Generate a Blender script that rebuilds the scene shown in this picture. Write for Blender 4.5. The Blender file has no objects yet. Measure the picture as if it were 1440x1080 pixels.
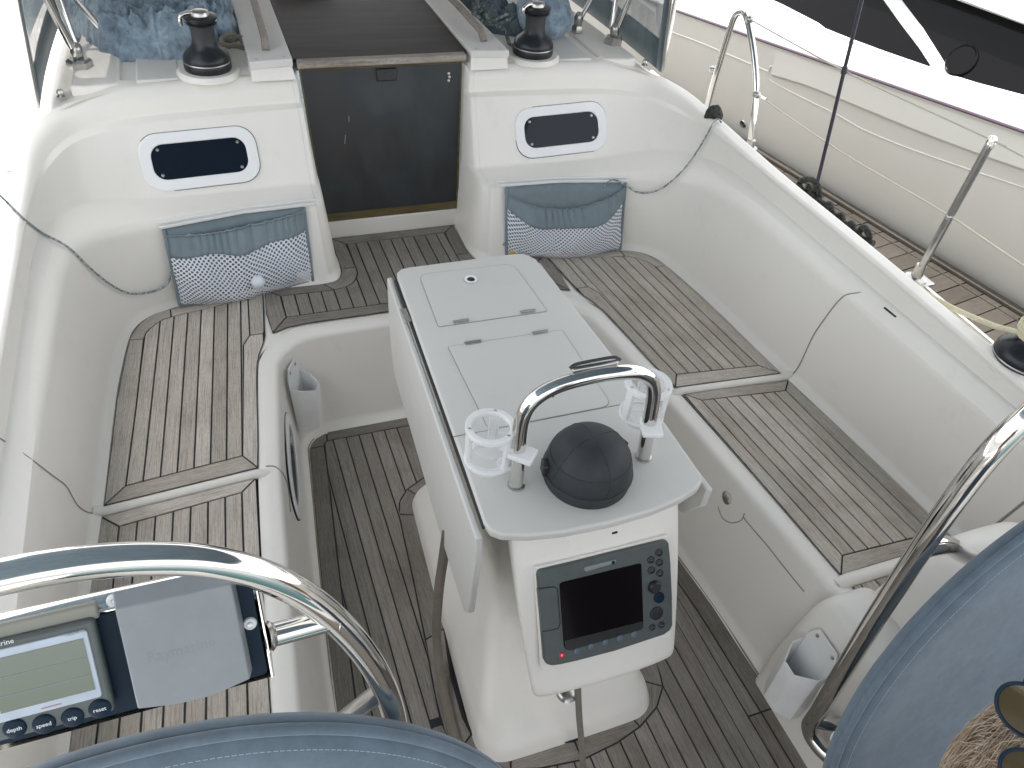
import bpy, bmesh, math, random
from mathutils import Vector, Matrix
random.seed(7)
PI = math.pi
scene = bpy.context.scene
col = scene.collection

# ------------------------------------------------------------------ camera
CF = 1150.0
CO = Vector((-0.676681, -1.662740, 1.756085))
RM = Matrix(((0.93644041, -0.34127866, 0.08129103),
             (0.16752485, 0.63858241, 0.75109781),
             (0.30824468, 0.68974008, -0.65516703)))       # rows: right, up, forward
cam_d = bpy.data.cameras.new('camera')
cam = bpy.data.objects.new('camera', cam_d); col.objects.link(cam)
cam_d.sensor_width = 36.0; cam_d.sensor_fit = 'HORIZONTAL'
cam_d.lens = CF / 1440.0 * 36.0
cam_d.clip_start = 0.02; cam_d.clip_end = 5000
mw = Matrix.Identity(4)
for i in range(3):
    mw[i][0] = RM[0][i]; mw[i][1] = RM[1][i]; mw[i][2] = -RM[2][i]; mw[i][3] = CO[i]
cam.matrix_world = mw
scene.camera = cam

# ------------------------------------------------------------------ light
SUN_EL = math.radians(82); SUN_AZ = math.radians(-62)      # azimuth measured from +Y (the bow) towards +X (starboard)
world = bpy.data.worlds.new('World'); scene.world = world; world.use_nodes = True
wn = world.node_tree; wn.nodes.clear()
sky = wn.nodes.new('ShaderNodeTexSky'); sky.sky_type = 'NISHITA'; sky.sun_disc = False
sky.sun_elevation = SUN_EL; sky.sun_rotation = SUN_AZ
sky.air_density = 1.0; sky.dust_density = 2.0; sky.ozone_density = 1.0
bg = wn.nodes.new('ShaderNodeBackground'); bg.inputs['Strength'].default_value = 0.14
wo = wn.nodes.new('ShaderNodeOutputWorld')
hs_ = wn.nodes.new('ShaderNodeHueSaturation'); hs_.inputs['Saturation'].default_value = 0.14
wn.links.new(sky.outputs[0], hs_.inputs['Color']); wn.links.new(hs_.outputs[0], bg.inputs[0]); wn.links.new(bg.outputs[0], wo.inputs[0])
sun_d = bpy.data.lights.new('sun', 'SUN'); sun_d.energy = 2.2; sun_d.angle = math.radians(0.5); sun_d.color = (1.0, 0.95, 0.88)
sun = bpy.data.objects.new('sun', sun_d); col.objects.link(sun)
sd = Vector((math.sin(SUN_AZ) * math.cos(SUN_EL), math.cos(SUN_AZ) * math.cos(SUN_EL), math.sin(SUN_EL)))
sun.rotation_euler = sd.to_track_quat('Z', 'Y').to_euler()
sun.location = sd * 30
scene.view_settings.view_transform = 'Standard'; scene.view_settings.look = 'None'
scene.view_settings.gamma = 1.0; scene.view_settings.use_curve_mapping = False
scene.view_settings.exposure = 1.80
scene.render.engine = 'CYCLES'
scene.cycles.max_bounces = 14; scene.cycles.diffuse_bounces = 9; scene.cycles.glossy_bounces = 6; scene.cycles.transparent_max_bounces = 16

# ------------------------------------------------------------------ point helpers
def ray(px):
    return RM.transposed() @ Vector(((px[0] - 720) / CF, -(px[1] - 540) / CF, 1.0))
def at_z(px, z):
    d = ray(px); return CO + d * ((z - CO.z) / d.z)
def at_x(px, x):
    d = ray(px); return CO + d * ((x - CO.x) / d.x)
def at_y(px, y):
    d = ray(px); return CO + d * ((y - CO.y) / d.y)
def at_t(px, t):
    return CO + ray(px) * t
def at_plane(px, p, n):
    d = ray(px); return CO + d * (n.dot(p - CO) / n.dot(d))

# ------------------------------------------------------------------ materials
def new_mat(name):
    m = bpy.data.materials.new(name); m.use_nodes = True
    nt = m.node_tree; b = nt.nodes['Principled BSDF']
    return m, nt, b
def N(nt, t, **kw):
    n = nt.nodes.new(t)
    for k, v in kw.items(): setattr(n, k, v)
    return n
def coords(nt, scale=(1, 1, 1), kind='Object', rot=(0, 0, 0)):
    tc = N(nt, 'ShaderNodeTexCoord'); mp = N(nt, 'ShaderNodeMapping')
    mp.inputs['Scale'].default_value = scale; mp.inputs['Rotation'].default_value = rot
    nt.links.new(tc.outputs[kind], mp.inputs[0]); return mp.outputs[0]
def noise(nt, vec, scale, detail=4, rough=0.6):
    n = N(nt, 'ShaderNodeTexNoise'); n.inputs['Scale'].default_value = scale
    n.inputs['Detail'].default_value = detail; n.inputs['Roughness'].default_value = rough
    nt.links.new(vec, n.inputs['Vector']); return n.outputs[0]
def ramp(nt, fac, stops):
    r = N(nt, 'ShaderNodeValToRGB'); e = r.color_ramp.elements
    while len(e) < len(stops): e.new(0.5)
    for i, (p, c) in enumerate(stops):
        e[i].position = p; e[i].color = (c[0], c[1], c[2], 1)
    nt.links.new(fac, r.inputs[0]); return r.outputs[0]
def mixc(nt, fac, a, b, mode='MIX'):
    m = N(nt, 'ShaderNodeMix'); m.data_type = 'RGBA'; m.blend_type = mode
    for s, v in ((0, fac), (6, a), (7, b)):
        if hasattr(v, 'is_linked') or hasattr(v, 'links'): nt.links.new(v, m.inputs[s])
        else: m.inputs[s].default_value = v if s == 0 else (v[0], v[1], v[2], 1)
    return m.outputs[2]
def bump(nt, b, h, strength=0.3, dist=0.001):
    n = N(nt, 'ShaderNodeBump'); n.inputs['Strength'].default_value = strength; n.inputs['Distance'].default_value = dist
    nt.links.new(h, n.inputs['Height']); nt.links.new(n.outputs[0], b.inputs['Normal'])

def simple(name, c, rough=0.5, metal=0.0, coat=0.0, var=0.0, vscale=8.0, bmp=0.0, bscale=60.0, kind='Object', trans=0.0, alpha=1.0):
    m, nt, b = new_mat(name)
    b.inputs['Roughness'].default_value = rough; b.inputs['Metallic'].default_value = metal
    b.inputs['Coat Weight'].default_value = coat; b.inputs['Coat Roughness'].default_value = 0.12
    b.inputs['Transmission Weight'].default_value = trans; b.inputs['Alpha'].default_value = alpha
    v = coords(nt, kind=kind)
    if var > 0:
        f = noise(nt, v, vscale, 5, 0.62)
        lo = [x * (1 - var) for x in c]; hi = [min(1, x * (1 + var * 0.6)) for x in c]
        nt.links.new(ramp(nt, f, [(0.3, lo), (0.7, hi)]), b.inputs['Base Color'])
    else: b.inputs['Base Color'].default_value = (c[0], c[1], c[2], 1)
    if bmp > 0: bump(nt, b, noise(nt, v, bscale, 4), bmp, 0.002)
    return m

def gelcoat(name, c, rough, dirt=0.5):
    m, nt, b = new_mat(name)
    v = coords(nt)
    big = noise(nt, v, 1.7, 5, 0.6)
    base = ramp(nt, big, [(0.3, [x * 0.955 for x in c]), (0.72, c)])
    grime = noise(nt, v, 9.0, 8, 0.72)
    gm = ramp(nt, grime, [(0.56, (0, 0, 0)), (0.80, (1, 1, 1))])
    mul = N(nt, 'ShaderNodeMath', operation='MULTIPLY'); nt.links.new(gm, mul.inputs[0]); mul.inputs[1].default_value = 0.20 * dirt
    colr = mixc(nt, mul.outputs[0], base, (0.45, 0.40, 0.32))
    sp = noise(nt, v, 190.0, 2, 0.5)
    sm = ramp(nt, sp, [(0.735, (0, 0, 0)), (0.76, (1, 1, 1))])
    mul2 = N(nt, 'ShaderNodeMath', operation='MULTIPLY'); nt.links.new(sm, mul2.inputs[0]); mul2.inputs[1].default_value = 0.30 * dirt
    colr = mixc(nt, mul2.outputs[0], colr, (0.22, 0.20, 0.17))
    nt.links.new(colr, b.inputs['Base Color'])
    rr = ramp(nt, grime, [(0.3, [rough] * 3), (0.8, [min(1, rough + 0.18)] * 3)])
    nt.links.new(rr, b.inputs['Roughness'])
    bump(nt, b, noise(nt, v, 3.2, 3), 0.12, 0.01)
    return m

def teak(name, tint=1.0, warm=1.0, dark=0.0):
    m, nt, b = new_mat(name)
    tc = N(nt, 'ShaderNodeTexCoord'); oi = N(nt, 'ShaderNodeObjectInfo')
    off = N(nt, 'ShaderNodeVectorMath', operation='SCALE'); off.inputs['Scale'].default_value = 37.0
    cmb = N(nt, 'ShaderNodeCombineXYZ')
    for i in range(3): nt.links.new(oi.outputs['Random'], cmb.inputs[i])
    nt.links.new(cmb.outputs[0], off.inputs[0])
    add = N(nt, 'ShaderNodeVectorMath', operation='ADD'); nt.links.new(tc.outputs['Object'], add.inputs[0]); nt.links.new(off.outputs[0], add.inputs[1])
    mp = N(nt, 'ShaderNodeMapping'); mp.inputs['Scale'].default_value = (9, 380, 60); nt.links.new(add.outputs[0], mp.inputs[0])
    grain = noise(nt, mp.outputs[0], 1.0, 6, 0.7)
    mp2 = N(nt, 'ShaderNodeMapping'); mp2.inputs['Scale'].default_value = (60, 900, 200); nt.links.new(add.outputs[0], mp2.inputs[0])
    fine = noise(nt, mp2.outputs[0], 1.0, 3, 0.6)
    c0 = (0.155 * tint * warm, 0.130 * tint, 0.108 * tint / warm); c1 = (0.305 * tint * warm, 0.278 * tint, 0.246 * tint / warm); c2 = (0.42 * tint * warm, 0.395 * tint, 0.36 * tint / warm)
    colr = ramp(nt, grain, [(0.28, c0), (0.47, c1), (0.74, c2)])
    fr = ramp(nt, fine, [(0.30, (0.62, 0.60, 0.58)), (0.52, (1, 1, 1))])
    colr = mixc(nt, 0.9, colr, fr, 'MULTIPLY')
    blot = noise(nt, mp_geo(nt), 5.0, 6, 0.65)
    br = ramp(nt, blot, [(0.30, (0.76, 0.735, 0.70)), (0.50, (1, 1, 1)), (0.8, (1.08, 1.07, 1.05))])
    colr = mixc(nt, 0.85, colr, br, 'MULTIPLY')
    rnd = ramp(nt, oi.outputs['Random'], [(0, (0.80, 0.79, 0.77)), (1, (1.10, 1.09, 1.09))])
    colr = mixc(nt, 1.0, colr, rnd, 'MULTIPLY')
    nt.links.new(colr, b.inputs['Base Color']); b.inputs['Roughness'].default_value = 0.78
    b.inputs['Specular IOR Level'].default_value = 0.3
    bump(nt, b, fine, 0.55, 0.0012)
    return m
def mp_geo(nt):
    g = N(nt, 'ShaderNodeNewGeometry'); return g.outputs['Position']

def cloth(name, c, var=0.25, weave=900.0):
    m, nt, b = new_mat(name)
    v = coords(nt)
    f = noise(nt, v, 22.0, 8, 0.75); f2 = noise(nt, v, 3.0, 4)
    a = ramp(nt, f, [(0.3, [x * (1 - var) for x in c]), (0.7, [min(1, x * (1 + var)) for x in c])])
    a2 = ramp(nt, f2, [(0.3, (0.82, 0.83, 0.85)), (0.7, (1.06, 1.05, 1.03))])
    nt.links.new(mixc(nt, 1.0, a, a2, 'MULTIPLY'), b.inputs['Base Color'])
    b.inputs['Roughness'].default_value = 0.85; b.inputs['Sheen Weight'].default_value = 0.25
    b.inputs['Specular IOR Level'].default_value = 0.25
    bump(nt, b, noise(nt, v, weave, 2), 0.35, 0.001)
    return m

def rope_mat(name, c1, c2, sc=120.0):
    m, nt, b = new_mat(name)
    v = coords(nt, (1, 1, 1))
    vo = N(nt, 'ShaderNodeTexVoronoi'); vo.inputs['Scale'].default_value = sc; nt.links.new(v, vo.inputs['Vector'])
    cr = ramp(nt, vo.outputs['Color'], [(0.25, c1), (0.62, c2)])
    nt.links.new(cr, b.inputs['Base Color']); b.inputs['Roughness'].default_value = 0.85
    bump(nt, b, vo.outputs['Distance'], 0.6, 0.002)
    return m

M = {}
M['gel'] = gelcoat('white_gelcoat', (0.83, 0.80, 0.745), 0.30, 0.8)
M['gel_dull'] = gelcoat('white_non_skid', (0.70, 0.685, 0.665), 0.62, 0.8)
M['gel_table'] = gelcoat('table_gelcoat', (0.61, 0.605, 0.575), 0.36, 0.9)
M['gel_cream'] = gelcoat('cream_hull_gelcoat', (0.76, 0.745, 0.69), 0.35, 0.3)
M['gel_white2'] = gelcoat('bright_white_gelcoat', (0.84, 0.84, 0.84), 0.25, 0.2)
M['teak'] = teak('weathered_teak', 1.68, 1.0)
M['teak_dark'] = teak('grey_damp_teak', 0.88, 1.0)
M['teak_board'] = teak('shaded_weathered_board', 0.19, 1.03)  # weathered pier boards, with the pier's shade put into a darker wood colour
M['teak_trim'] = teak('bleached_teak_trim', 1.0)
M['caulk'] = simple('black_caulk', (0.012, 0.012, 0.016), 0.55)
M['chrome'] = simple('polished_steel', (0.72, 0.70, 0.67), 0.07, 1.0, bmp=0.03, bscale=25)
M['steel'] = simple('dull_steel', (0.50, 0.49, 0.47), 0.28, 1.0, var=0.15, vscale=40)
M['plastic_w'] = simple('white_plastic', (0.78, 0.785, 0.78), 0.35, var=0.05, vscale=12)
M['frame_w'] = simple('white_window_frame', (0.82, 0.825, 0.83), 0.3, var=0.03)
M['black'] = simple('black_plastic', (0.015, 0.016, 0.018), 0.38, var=0.3, vscale=30, bmp=0.05)
M['winch'] = simple('black_anodised', (0.022, 0.025, 0.03), 0.34, 0.3, var=0.35, vscale=25, bmp=0.08, bscale=120)
M['rubber'] = simple('dark_rubber', (0.04, 0.042, 0.046), 0.55, var=0.25, vscale=30, bmp=0.12, bscale=200)
M['grey_cover'] = simple('dark_grey_cover', (0.026, 0.030, 0.034), 0.62, var=0.25, vscale=20, bmp=0.15, bscale=90)
M['grey_seam'] = simple('cover_seam', (0.016, 0.018, 0.020), 0.6)
M['inst_grey'] = simple('slate_grey_plastic', (0.080, 0.094, 0.092), 0.42, var=0.12, vscale=30, bmp=0.06, bscale=400)
M['inst_light'] = simple('pale_grey_plastic', (0.225, 0.245, 0.262), 0.45, var=0.08, vscale=18, bmp=0.06, bscale=400)
M['inst_edge'] = simple('grey_plastic_edge', (0.25, 0.245, 0.21), 0.5, var=0.08)
M['inst_blue'] = simple('pale_bezel', (0.42, 0.48, 0.56), 0.25, var=0.15, vscale=20)
M['panel_navy'] = simple('navy_panel', (0.006, 0.018, 0.034), 0.42)
M['panel_navy'].node_tree.nodes['Principled BSDF'].inputs['Specular IOR Level'].default_value = 0.15
M['screen'] = simple('dark_screen', (0.006, 0.004, 0.005), 0.14)
M['screen'].node_tree.nodes['Principled BSDF'].inputs['Specular IOR Level'].default_value = 0.18
M['glass_dark'] = simple('smoked_glass', (0.006, 0.011, 0.020), 0.05)
M['glass_dark'].node_tree.nodes['Principled BSDF'].inputs['Specular IOR Level'].default_value = 0.28
M['glass_ship'] = simple('black_window', (0.006, 0.006, 0.007), 0.10)
M['glass_ship'].node_tree.nodes['Principled BSDF'].inputs['Specular IOR Level'].default_value = 0.12
M['ink'] = simple('white_ink', (0.72, 0.74, 0.76), 0.6)
M['ink_grey'] = simple('grey_ink', (0.20, 0.215, 0.235), 0.6)
M['ink_red'] = simple('red_ink', (0.36, 0.20, 0.22), 0.6)
M['cloth'] = cloth('blue_grey_canvas', (0.155, 0.215, 0.270), 0.22)
M['cloth_wheel'] = cloth('pale_blue_canvas', (0.115, 0.155, 0.195), 0.18)
M['cloth_pocket'] = cloth('grey_blue_pocket_cloth', (0.195, 0.245, 0.268), 0.10)
M['cloth_sail'] = cloth('faded_blue_cover', (0.26, 0.34, 0.41), 0.55)
M['cloth_trim'] = cloth('dark_canvas_border', (0.10, 0.135, 0.155), 0.15)
M['canvas_top'] = cloth('cream_canopy_canvas', (0.62, 0.62, 0.60), 0.05)
M['thread'] = simple('white_thread', (0.34, 0.40, 0.45), 0.8)
M['rope_fleck'] = rope_mat('blue_fleck_rope', (0.50, 0.52, 0.50), (0.16, 0.20, 0.22), 160)
M['rope_cream'] = rope_mat('cream_rope', (0.70, 0.66, 0.48), (0.66, 0.61, 0.42), 90)
M['rope_black'] = rope_mat('black_rope', (0.010, 0.011, 0.012), (0.045, 0.048, 0.040), 140)
M['rope_green'] = rope_mat('grey_green_rope', (0.28, 0.31, 0.30), (0.06, 0.09, 0.09), 130)
M['strap'] = cloth('brown_webbing', (0.20, 0.175, 0.140), 0.15)
M['stain'] = simple('old_sealant', (0.36, 0.30, 0.21), 0.8, var=0.4, vscale=9)
M['purple'] = simple('dark_rub_strip', (0.085, 0.06, 0.085), 0.4)
M['red'] = simple('red_plastic', (0.55, 0.03, 0.06), 0.4)
M['yellow'] = simple('yellow_plastic', (0.60, 0.40, 0.10), 0.4)
M['white_ball'] = simple('white_foam', (0.75, 0.80, 0.86), 0.7)
M['seam'] = simple('seam_shadow_gap', (0.30, 0.28, 0.25), 0.7)
M['seam_dark'] = simple('dark_gap', (0.02, 0.02, 0.02), 0.7)
M['wire'] = simple('cream_coated_wire', (0.62, 0.58, 0.48), 0.5)
M['skin'] = simple('skin', (0.60, 0.36, 0.26), 0.5, var=0.06, vscale=30)
M['shirt'] = cloth('blue_shirt', (0.07, 0.10, 0.14), 0.08)
M['trousers'] = cloth('navy_trousers', (0.04, 0.05, 0.08), 0.1)

# dark washboard with bloom and scuffs
m, nt, b = new_mat('smoked_washboard')
v = coords(nt)
f1 = noise(nt, v, 2.6, 6, 0.6); f2 = noise(nt, coords(nt, (1, 1, 0.25)), 14, 6, 0.7)
c_ = ramp(nt, f1, [(0.35, (0.020, 0.016, 0.014)), (0.52, (0.017, 0.022, 0.025)), (0.7, (0.032, 0.040, 0.043))])
c_ = mixc(nt, 0.25, c_, ramp(nt, f2, [(0.35, (0.3, 0.3, 0.3)), (0.7, (1.6, 1.6, 1.6))]), 'MULTIPLY')
nt.links.new(c_, b.inputs['Base Color'])
nt.links.new(ramp(nt, f2, [(0.3, (0.30,) * 3), (0.7, (0.52,) * 3)]), b.inputs['Roughness'])
M['washboard'] = m
m, nt, b = new_mat('stained_varnish')
v = coords(nt, (6, 6, 40))
nt.links.new(ramp(nt, noise(nt, v, 1.0, 6), [(0.3, (0.055, 0.040, 0.014)), (0.7, (0.15, 0.115, 0.04))]), b.inputs['Base Color'])
b.inputs['Roughness'].default_value = 0.4
M['varnish'] = m
m, nt, b = new_mat('brown_hatch_acrylic')
v = coords(nt, (1, 9, 1))
nt.links.new(ramp(nt, noise(nt, v, 2.0, 7, 0.7), [(0.3, (0.018, 0.014, 0.015)), (0.7, (0.055, 0.047, 0.045))]), b.inputs['Base Color'])
b.inputs['Roughness'].default_value = 0.55; b.inputs['Specular IOR Level'].default_value = 0.2
M['hatch'] = m
# pocket net: white net with round holes
m, nt, b = new_mat('white_net')
v = coords(nt, (1, 1, 1), 'UV', (0, 0, PI / 4))
vo = N(nt, 'ShaderNodeTexVoronoi'); vo.voronoi_dimensions = '2D'; vo.inputs['Scale'].default_value = 76.0; vo.inputs['Randomness'].default_value = 0.0
nt.links.new(v, vo.inputs['Vector'])
lt = N(nt, 'ShaderNodeMath', operation='GREATER_THAN'); lt.inputs[1].default_value = 0.345; nt.links.new(vo.outputs['Distance'], lt.inputs[0])
nt.links.new(lt.outputs[0], b.inputs['Alpha'])
b.inputs['Base Color'].default_value = (0.80, 0.83, 0.90, 1); b.inputs['Roughness'].default_value = 0.8
M['net'] = m
# clear vinyl
m, nt, b = new_mat('clear_vinyl')
b.inputs['Base Color'].default_value = (0.30, 0.33, 0.35, 1); b.inputs['Roughness'].default_value = 0.08; b.inputs['Alpha'].default_value = 0.62
M['vinyl'] = m
m, nt, b = new_mat('clear_plastic')
b.inputs['Base Color'].default_value = (0.85, 0.87, 0.88, 1); b.inputs['Roughness'].default_value = 0.2; b.inputs['Alpha'].default_value = 0.13
M['clear'] = m
# lcd
m, nt, b = new_mat('lcd_glass')
b.inputs['Base Color'].default_value = (0.11, 0.135, 0.10, 1); b.inputs['Roughness'].default_value = 0.12; b.inputs['Coat Weight'].default_value = 0.6
M['lcd'] = m
# led
m, nt, b = new_mat('red_led'); b.inputs['Base Color'].default_value = (0.8, 0.02, 0.03, 1)
b.inputs['Emission Color'].default_value = (1, 0.05, 0.08, 1); b.inputs['Emission Strength'].default_value = 1.2
M['led'] = m
# hair
m, nt, b = new_mat('blonde_hair')
v = coords(nt, (1, 1, 1))
nt.links.new(ramp(nt, noise(nt, v, 60, 5, 0.7), [(0.3, (0.26, 0.17, 0.11)), (0.55, (0.46, 0.36, 0.27)), (0.8, (0.68, 0.60, 0.50))]), b.inputs['Base Color'])
b.inputs['Roughness'].default_value = 0.42
M['hair'] = m
m, nt, b = new_mat('amber_lens')
b.inputs['Base Color'].default_value = (0.035, 0.024, 0.006, 1); b.inputs['Roughness'].default_value = 0.06; b.inputs['Specular IOR Level'].default_value = 0.45
M['lens'] = m
# water
m, nt, b = new_mat('harbour_water')
b.inputs['Base Color'].default_value = (0.012, 0.045, 0.05, 1); b.inputs['Roughness'].default_value = 0.06
bump(nt, b, noise(nt, coords(nt), 2.2, 5, 0.6), 0.5, 0.05)
M['water'] = m

# ------------------------------------------------------------------ object helpers
def tag(o, label=None, cat=None, group=None, kind=None):
    if label: o['label'] = label
    if cat: o['category'] = cat
    if group: o['group'] = group
    if kind: o['kind'] = kind
    return o
def mesh_obj(name, verts, faces, mat, parent=None, smooth=False, loc=None, rot=None, uvs=None):
    me = bpy.data.meshes.new(name); me.from_pydata([tuple(v) for v in verts], [], faces); me.update()
    if uvs:
        ul = me.uv_layers.new(name='UVMap')
        for li, lp in enumerate(me.loops): ul.data[li].uv = uvs[lp.vertex_index]
    if smooth: me.polygons.foreach_set('use_smooth', [True] * len(me.polygons))
    if mat: me.materials.append(mat)
    o = bpy.data.objects.new(name, me); col.objects.link(o)
    if loc is not None: o.location = loc
    if rot is not None: o.rotation_euler = rot
    if parent: o.parent = parent
    return o
def bm_obj(name, bm, mat, parent=None, smooth=True, auto=True):
    bmesh.ops.recalc_face_normals(bm, faces=bm.faces)
    me = bpy.data.meshes.new(name); bm.to_mesh(me); bm.free()
    if smooth: me.polygons.foreach_set('use_smooth', [True] * len(me.polygons))
    if smooth and auto: me.set_sharp_from_angle(angle=math.radians(42))
    if mat: me.materials.append(mat)
    o = bpy.data.objects.new(name, me); col.objects.link(o)
    if parent: o.parent = parent
    return o
def empty(name, loc=(0, 0, 0)):
    o = bpy.data.objects.new(name, None); col.objects.link(o); o.location = loc; o.empty_display_size = 0.05; return o
def bevel(o, w, seg=2, angle=35):
    md = o.modifiers.new('bevel', 'BEVEL'); md.width = w; md.segments = seg; md.limit_method = 'ANGLE'; md.angle_limit = math.radians(angle)
    md.harden_normals = False
    return o
def frame_from(n, up=Vector((0, 0, 1))):
    n = n.normalized(); u = up.cross(n).normalized(); w = n.cross(u); return u, w, n
def add_tube(bm, pts, r, seg=10, closed=False, caps=True):
    P = [Vector(p) for p in pts]; n = len(P)
    rr = r if hasattr(r, '__len__') else [r] * n
    rings = []; prev = None
    for i, p in enumerate(P):
        if closed: t = (P[(i + 1) % n] - P[i - 1])
        else: t = (P[min(i + 1, n - 1)] - P[max(i - 1, 0)])
        if t.length < 1e-9: t = Vector((0, 0, 1))
        t.normalize()
        if prev is None:
            a = Vector((0, 0, 1)) if abs(t.z) < 0.9 else Vector((1, 0, 0)); u = t.cross(a).normalized()
        else: u = (prev - t * prev.dot(t)); u = u.normalized() if u.length > 1e-6 else t.orthogonal().normalized()
        prev = u; w = t.cross(u)
        rings.append([bm.verts.new(p + (u * math.cos(2 * PI * k / seg) + w * math.sin(2 * PI * k / seg)) * rr[i]) for k in range(seg)])
    m = n if closed else n - 1
    for i in range(m):
        a, b2 = rings[i], rings[(i + 1) % n]
        for k in range(seg): bm.faces.new((a[k], a[(k + 1) % seg], b2[(k + 1) % seg], b2[k]))
    if caps and not closed:
        bm.faces.new(rings[0][::-1]); bm.faces.new(rings[-1])
def tube(name, pts, r, mat, parent=None, seg=10, closed=False):
    bm = bmesh.new(); add_tube(bm, pts, r, seg, closed); return bm_obj(name, bm, mat, parent)
def catmull(P, sub=8, closed=False):
    P = [Vector(p) for p in P]; out = []; n = len(P)
    for i in range(n if closed else n - 1):
        if closed: p0, p1, p2, p3 = P[i - 1], P[i], P[(i + 1) % n], P[(i + 2) % n]
        else: p0, p1, p2, p3 = P[max(i - 1, 0)], P[i], P[i + 1], P[min(i + 2, n - 1)]
        for k in range(sub):
            t = k / sub
            out.append(0.5 * ((2 * p1) + (p2 - p0) * t + (2 * p0 - 5 * p1 + 4 * p2 - p3) * t * t + (3 * p1 - p0 - 3 * p2 + p3) * t ** 3))
    if not closed: out.append(P[-1])
    return out
def add_box(bm, c, s, M3=None):
    c = Vector(c); vs = []
    for x in (-1, 1):
        for y in (-1, 1):
            for z in (-1, 1):
                p = Vector((x * s[0] / 2, y * s[1] / 2, z * s[2] / 2))
                if M3: p = M3 @ p
                vs.append(bm.verts.new(c + p))
    for f in ((0, 1, 3, 2), (4, 6, 7, 5), (0, 4, 5, 1), (2, 3, 7, 6), (0, 2, 6, 4), (1, 5, 7, 3)):
        bm.faces.new([vs[i] for i in f])
def box(name, c, s, mat, parent=None, bev=0.0, M3=None, seg=2):
    bm = bmesh.new(); add_box(bm, c, s, M3); o = bm_obj(name, bm, mat, parent)
    if bev: bevel(o, bev, seg)
    return o
def add_lathe(bm, prof, c, seg=32, axis=None):
    c = Vector(c)
    if axis is None: u, w, a = Vector((1, 0, 0)), Vector((0, 1, 0)), Vector((0, 0, 1))
    else: u, w, a = frame_from(Vector(axis), Vector((0, 0, 1)) if abs(Vector(axis).normalized().z) < 0.9 else Vector((0, 1, 0)))
    rings = []
    for r, z in prof:
        if r < 1e-6: rings.append([bm.verts.new(c + a * z)])
        else: rings.append([bm.verts.new(c + a * z + (u * math.cos(2 * PI * k / seg) + w * math.sin(2 * PI * k / seg)) * r) for k in range(seg)])
    for i in range(len(rings) - 1):
        A, B = rings[i], rings[i + 1]
        for k in range(seg):
            k2 = (k + 1) % seg
            if len(A) == 1 and len(B) == 1: continue
            if len(A) == 1: bm.faces.new((A[0], B[k], B[k2]))
            elif len(B) == 1: bm.faces.new((A[k], B[0], A[k2]))
            else: bm.faces.new((A[k], B[k], B[k2], A[k2]))
def lathe(name, prof, c, mat, parent=None, seg=32, axis=None):
    bm = bmesh.new(); add_lathe(bm, prof, c, seg, axis); return bm_obj(name, bm, mat, parent)
def poly_area(P):
    return sum(P[i][0] * P[(i + 1) % len(P)][1] - P[(i + 1) % len(P)][0] * P[i][1] for i in range(len(P))) / 2
def inset(P, d):
    P = [Vector((p[0], p[1])) for p in P]
    Q = []
    for p in P:
        if not Q or (p - Q[-1]).length > 1e-5: Q.append(p)
    if (Q[0] - Q[-1]).length < 1e-5: Q.pop()
    P = Q
    if poly_area(P) < 0: P = P[::-1]
    n = len(P); out = []
    for i in range(n):
        a, b2, c = P[i - 1], P[i], P[(i + 1) % n]
        e1 = (b2 - a).normalized(); e2 = (c - b2).normalized()
        n1 = Vector((-e1.y, e1.x)); n2 = Vector((-e2.y, e2.x))
        k = n1 + n2
        if k.length < 0.3: out.append(b2 + n1 * d); continue
        k.normalize(); out.append(b2 + k * min(d / max(k.dot(n1), 0.25), 4 * d))
    return out
def clip(P, n, c, keep_less=True):
    out = []; m = len(P)
    for i in range(m):
        a, b2 = P[i], P[(i + 1) % m]
        da = a[0] * n[0] + a[1] * n[1] - c; db = b2[0] * n[0] + b2[1] * n[1] - c
        if not keep_less: da, db = -da, -db
        if da <= 0: out.append(a)
        if (da < 0 < db) or (db < 0 < da):
            t = da / (da - db); out.append((a[0] + (b2[0] - a[0]) * t, a[1] + (b2[1] - a[1]) * t))
    return out
def prism(name, P, z0, z1, mat, parent=None, bev=0.0, seg=2, smooth=True):
    bm = bmesh.new()
    lo = [bm.verts.new((p[0], p[1], z0)) for p in P]; hi = [bm.verts.new((p[0], p[1], z1)) for p in P]
    bm.faces.new(lo[::-1]); bm.faces.new(hi)
    n = len(P)
    for i in range(n): bm.faces.new((lo[i], lo[(i + 1) % n], hi[(i + 1) % n], hi[i]))
    o = bm_obj(name, bm, mat, parent, smooth)
    if bev: bevel(o, bev, seg, 50)
    return o
def plank(P, z, ang, mat, parent, name='plank', gap=.0026, th=0.004):
    if len(P) < 3 or abs(poly_area(P)) < 0.00012: return None
    Q = inset(P, gap)
    if poly_area(Q) < 0.00006: return None
    cx = sum(q.x for q in Q) / len(Q); cy = sum(q.y for q in Q) / len(Q)
    ca, sa = math.cos(-ang), math.sin(-ang)
    L = [((q.x - cx) * ca - (q.y - cy) * sa, (q.x - cx) * sa + (q.y - cy) * ca) for q in Q]
    n = len(L)
    V = [(x, y, -th) for x, y in L] + [(x, y, 0) for x, y in L]
    F = [tuple(range(n, 2 * n))] + [(i, (i + 1) % n, n + (i + 1) % n, n + i) for i in range(n)]
    o = mesh_obj(name, V, F, mat, parent, loc=(cx, cy, z + random.uniform(-0.0004, 0.0004)), rot=(0, 0, ang))
    return o
def mirror(P): return [(-p[0], p[1]) + tuple(p[2:]) for p in P][::-1]

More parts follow.
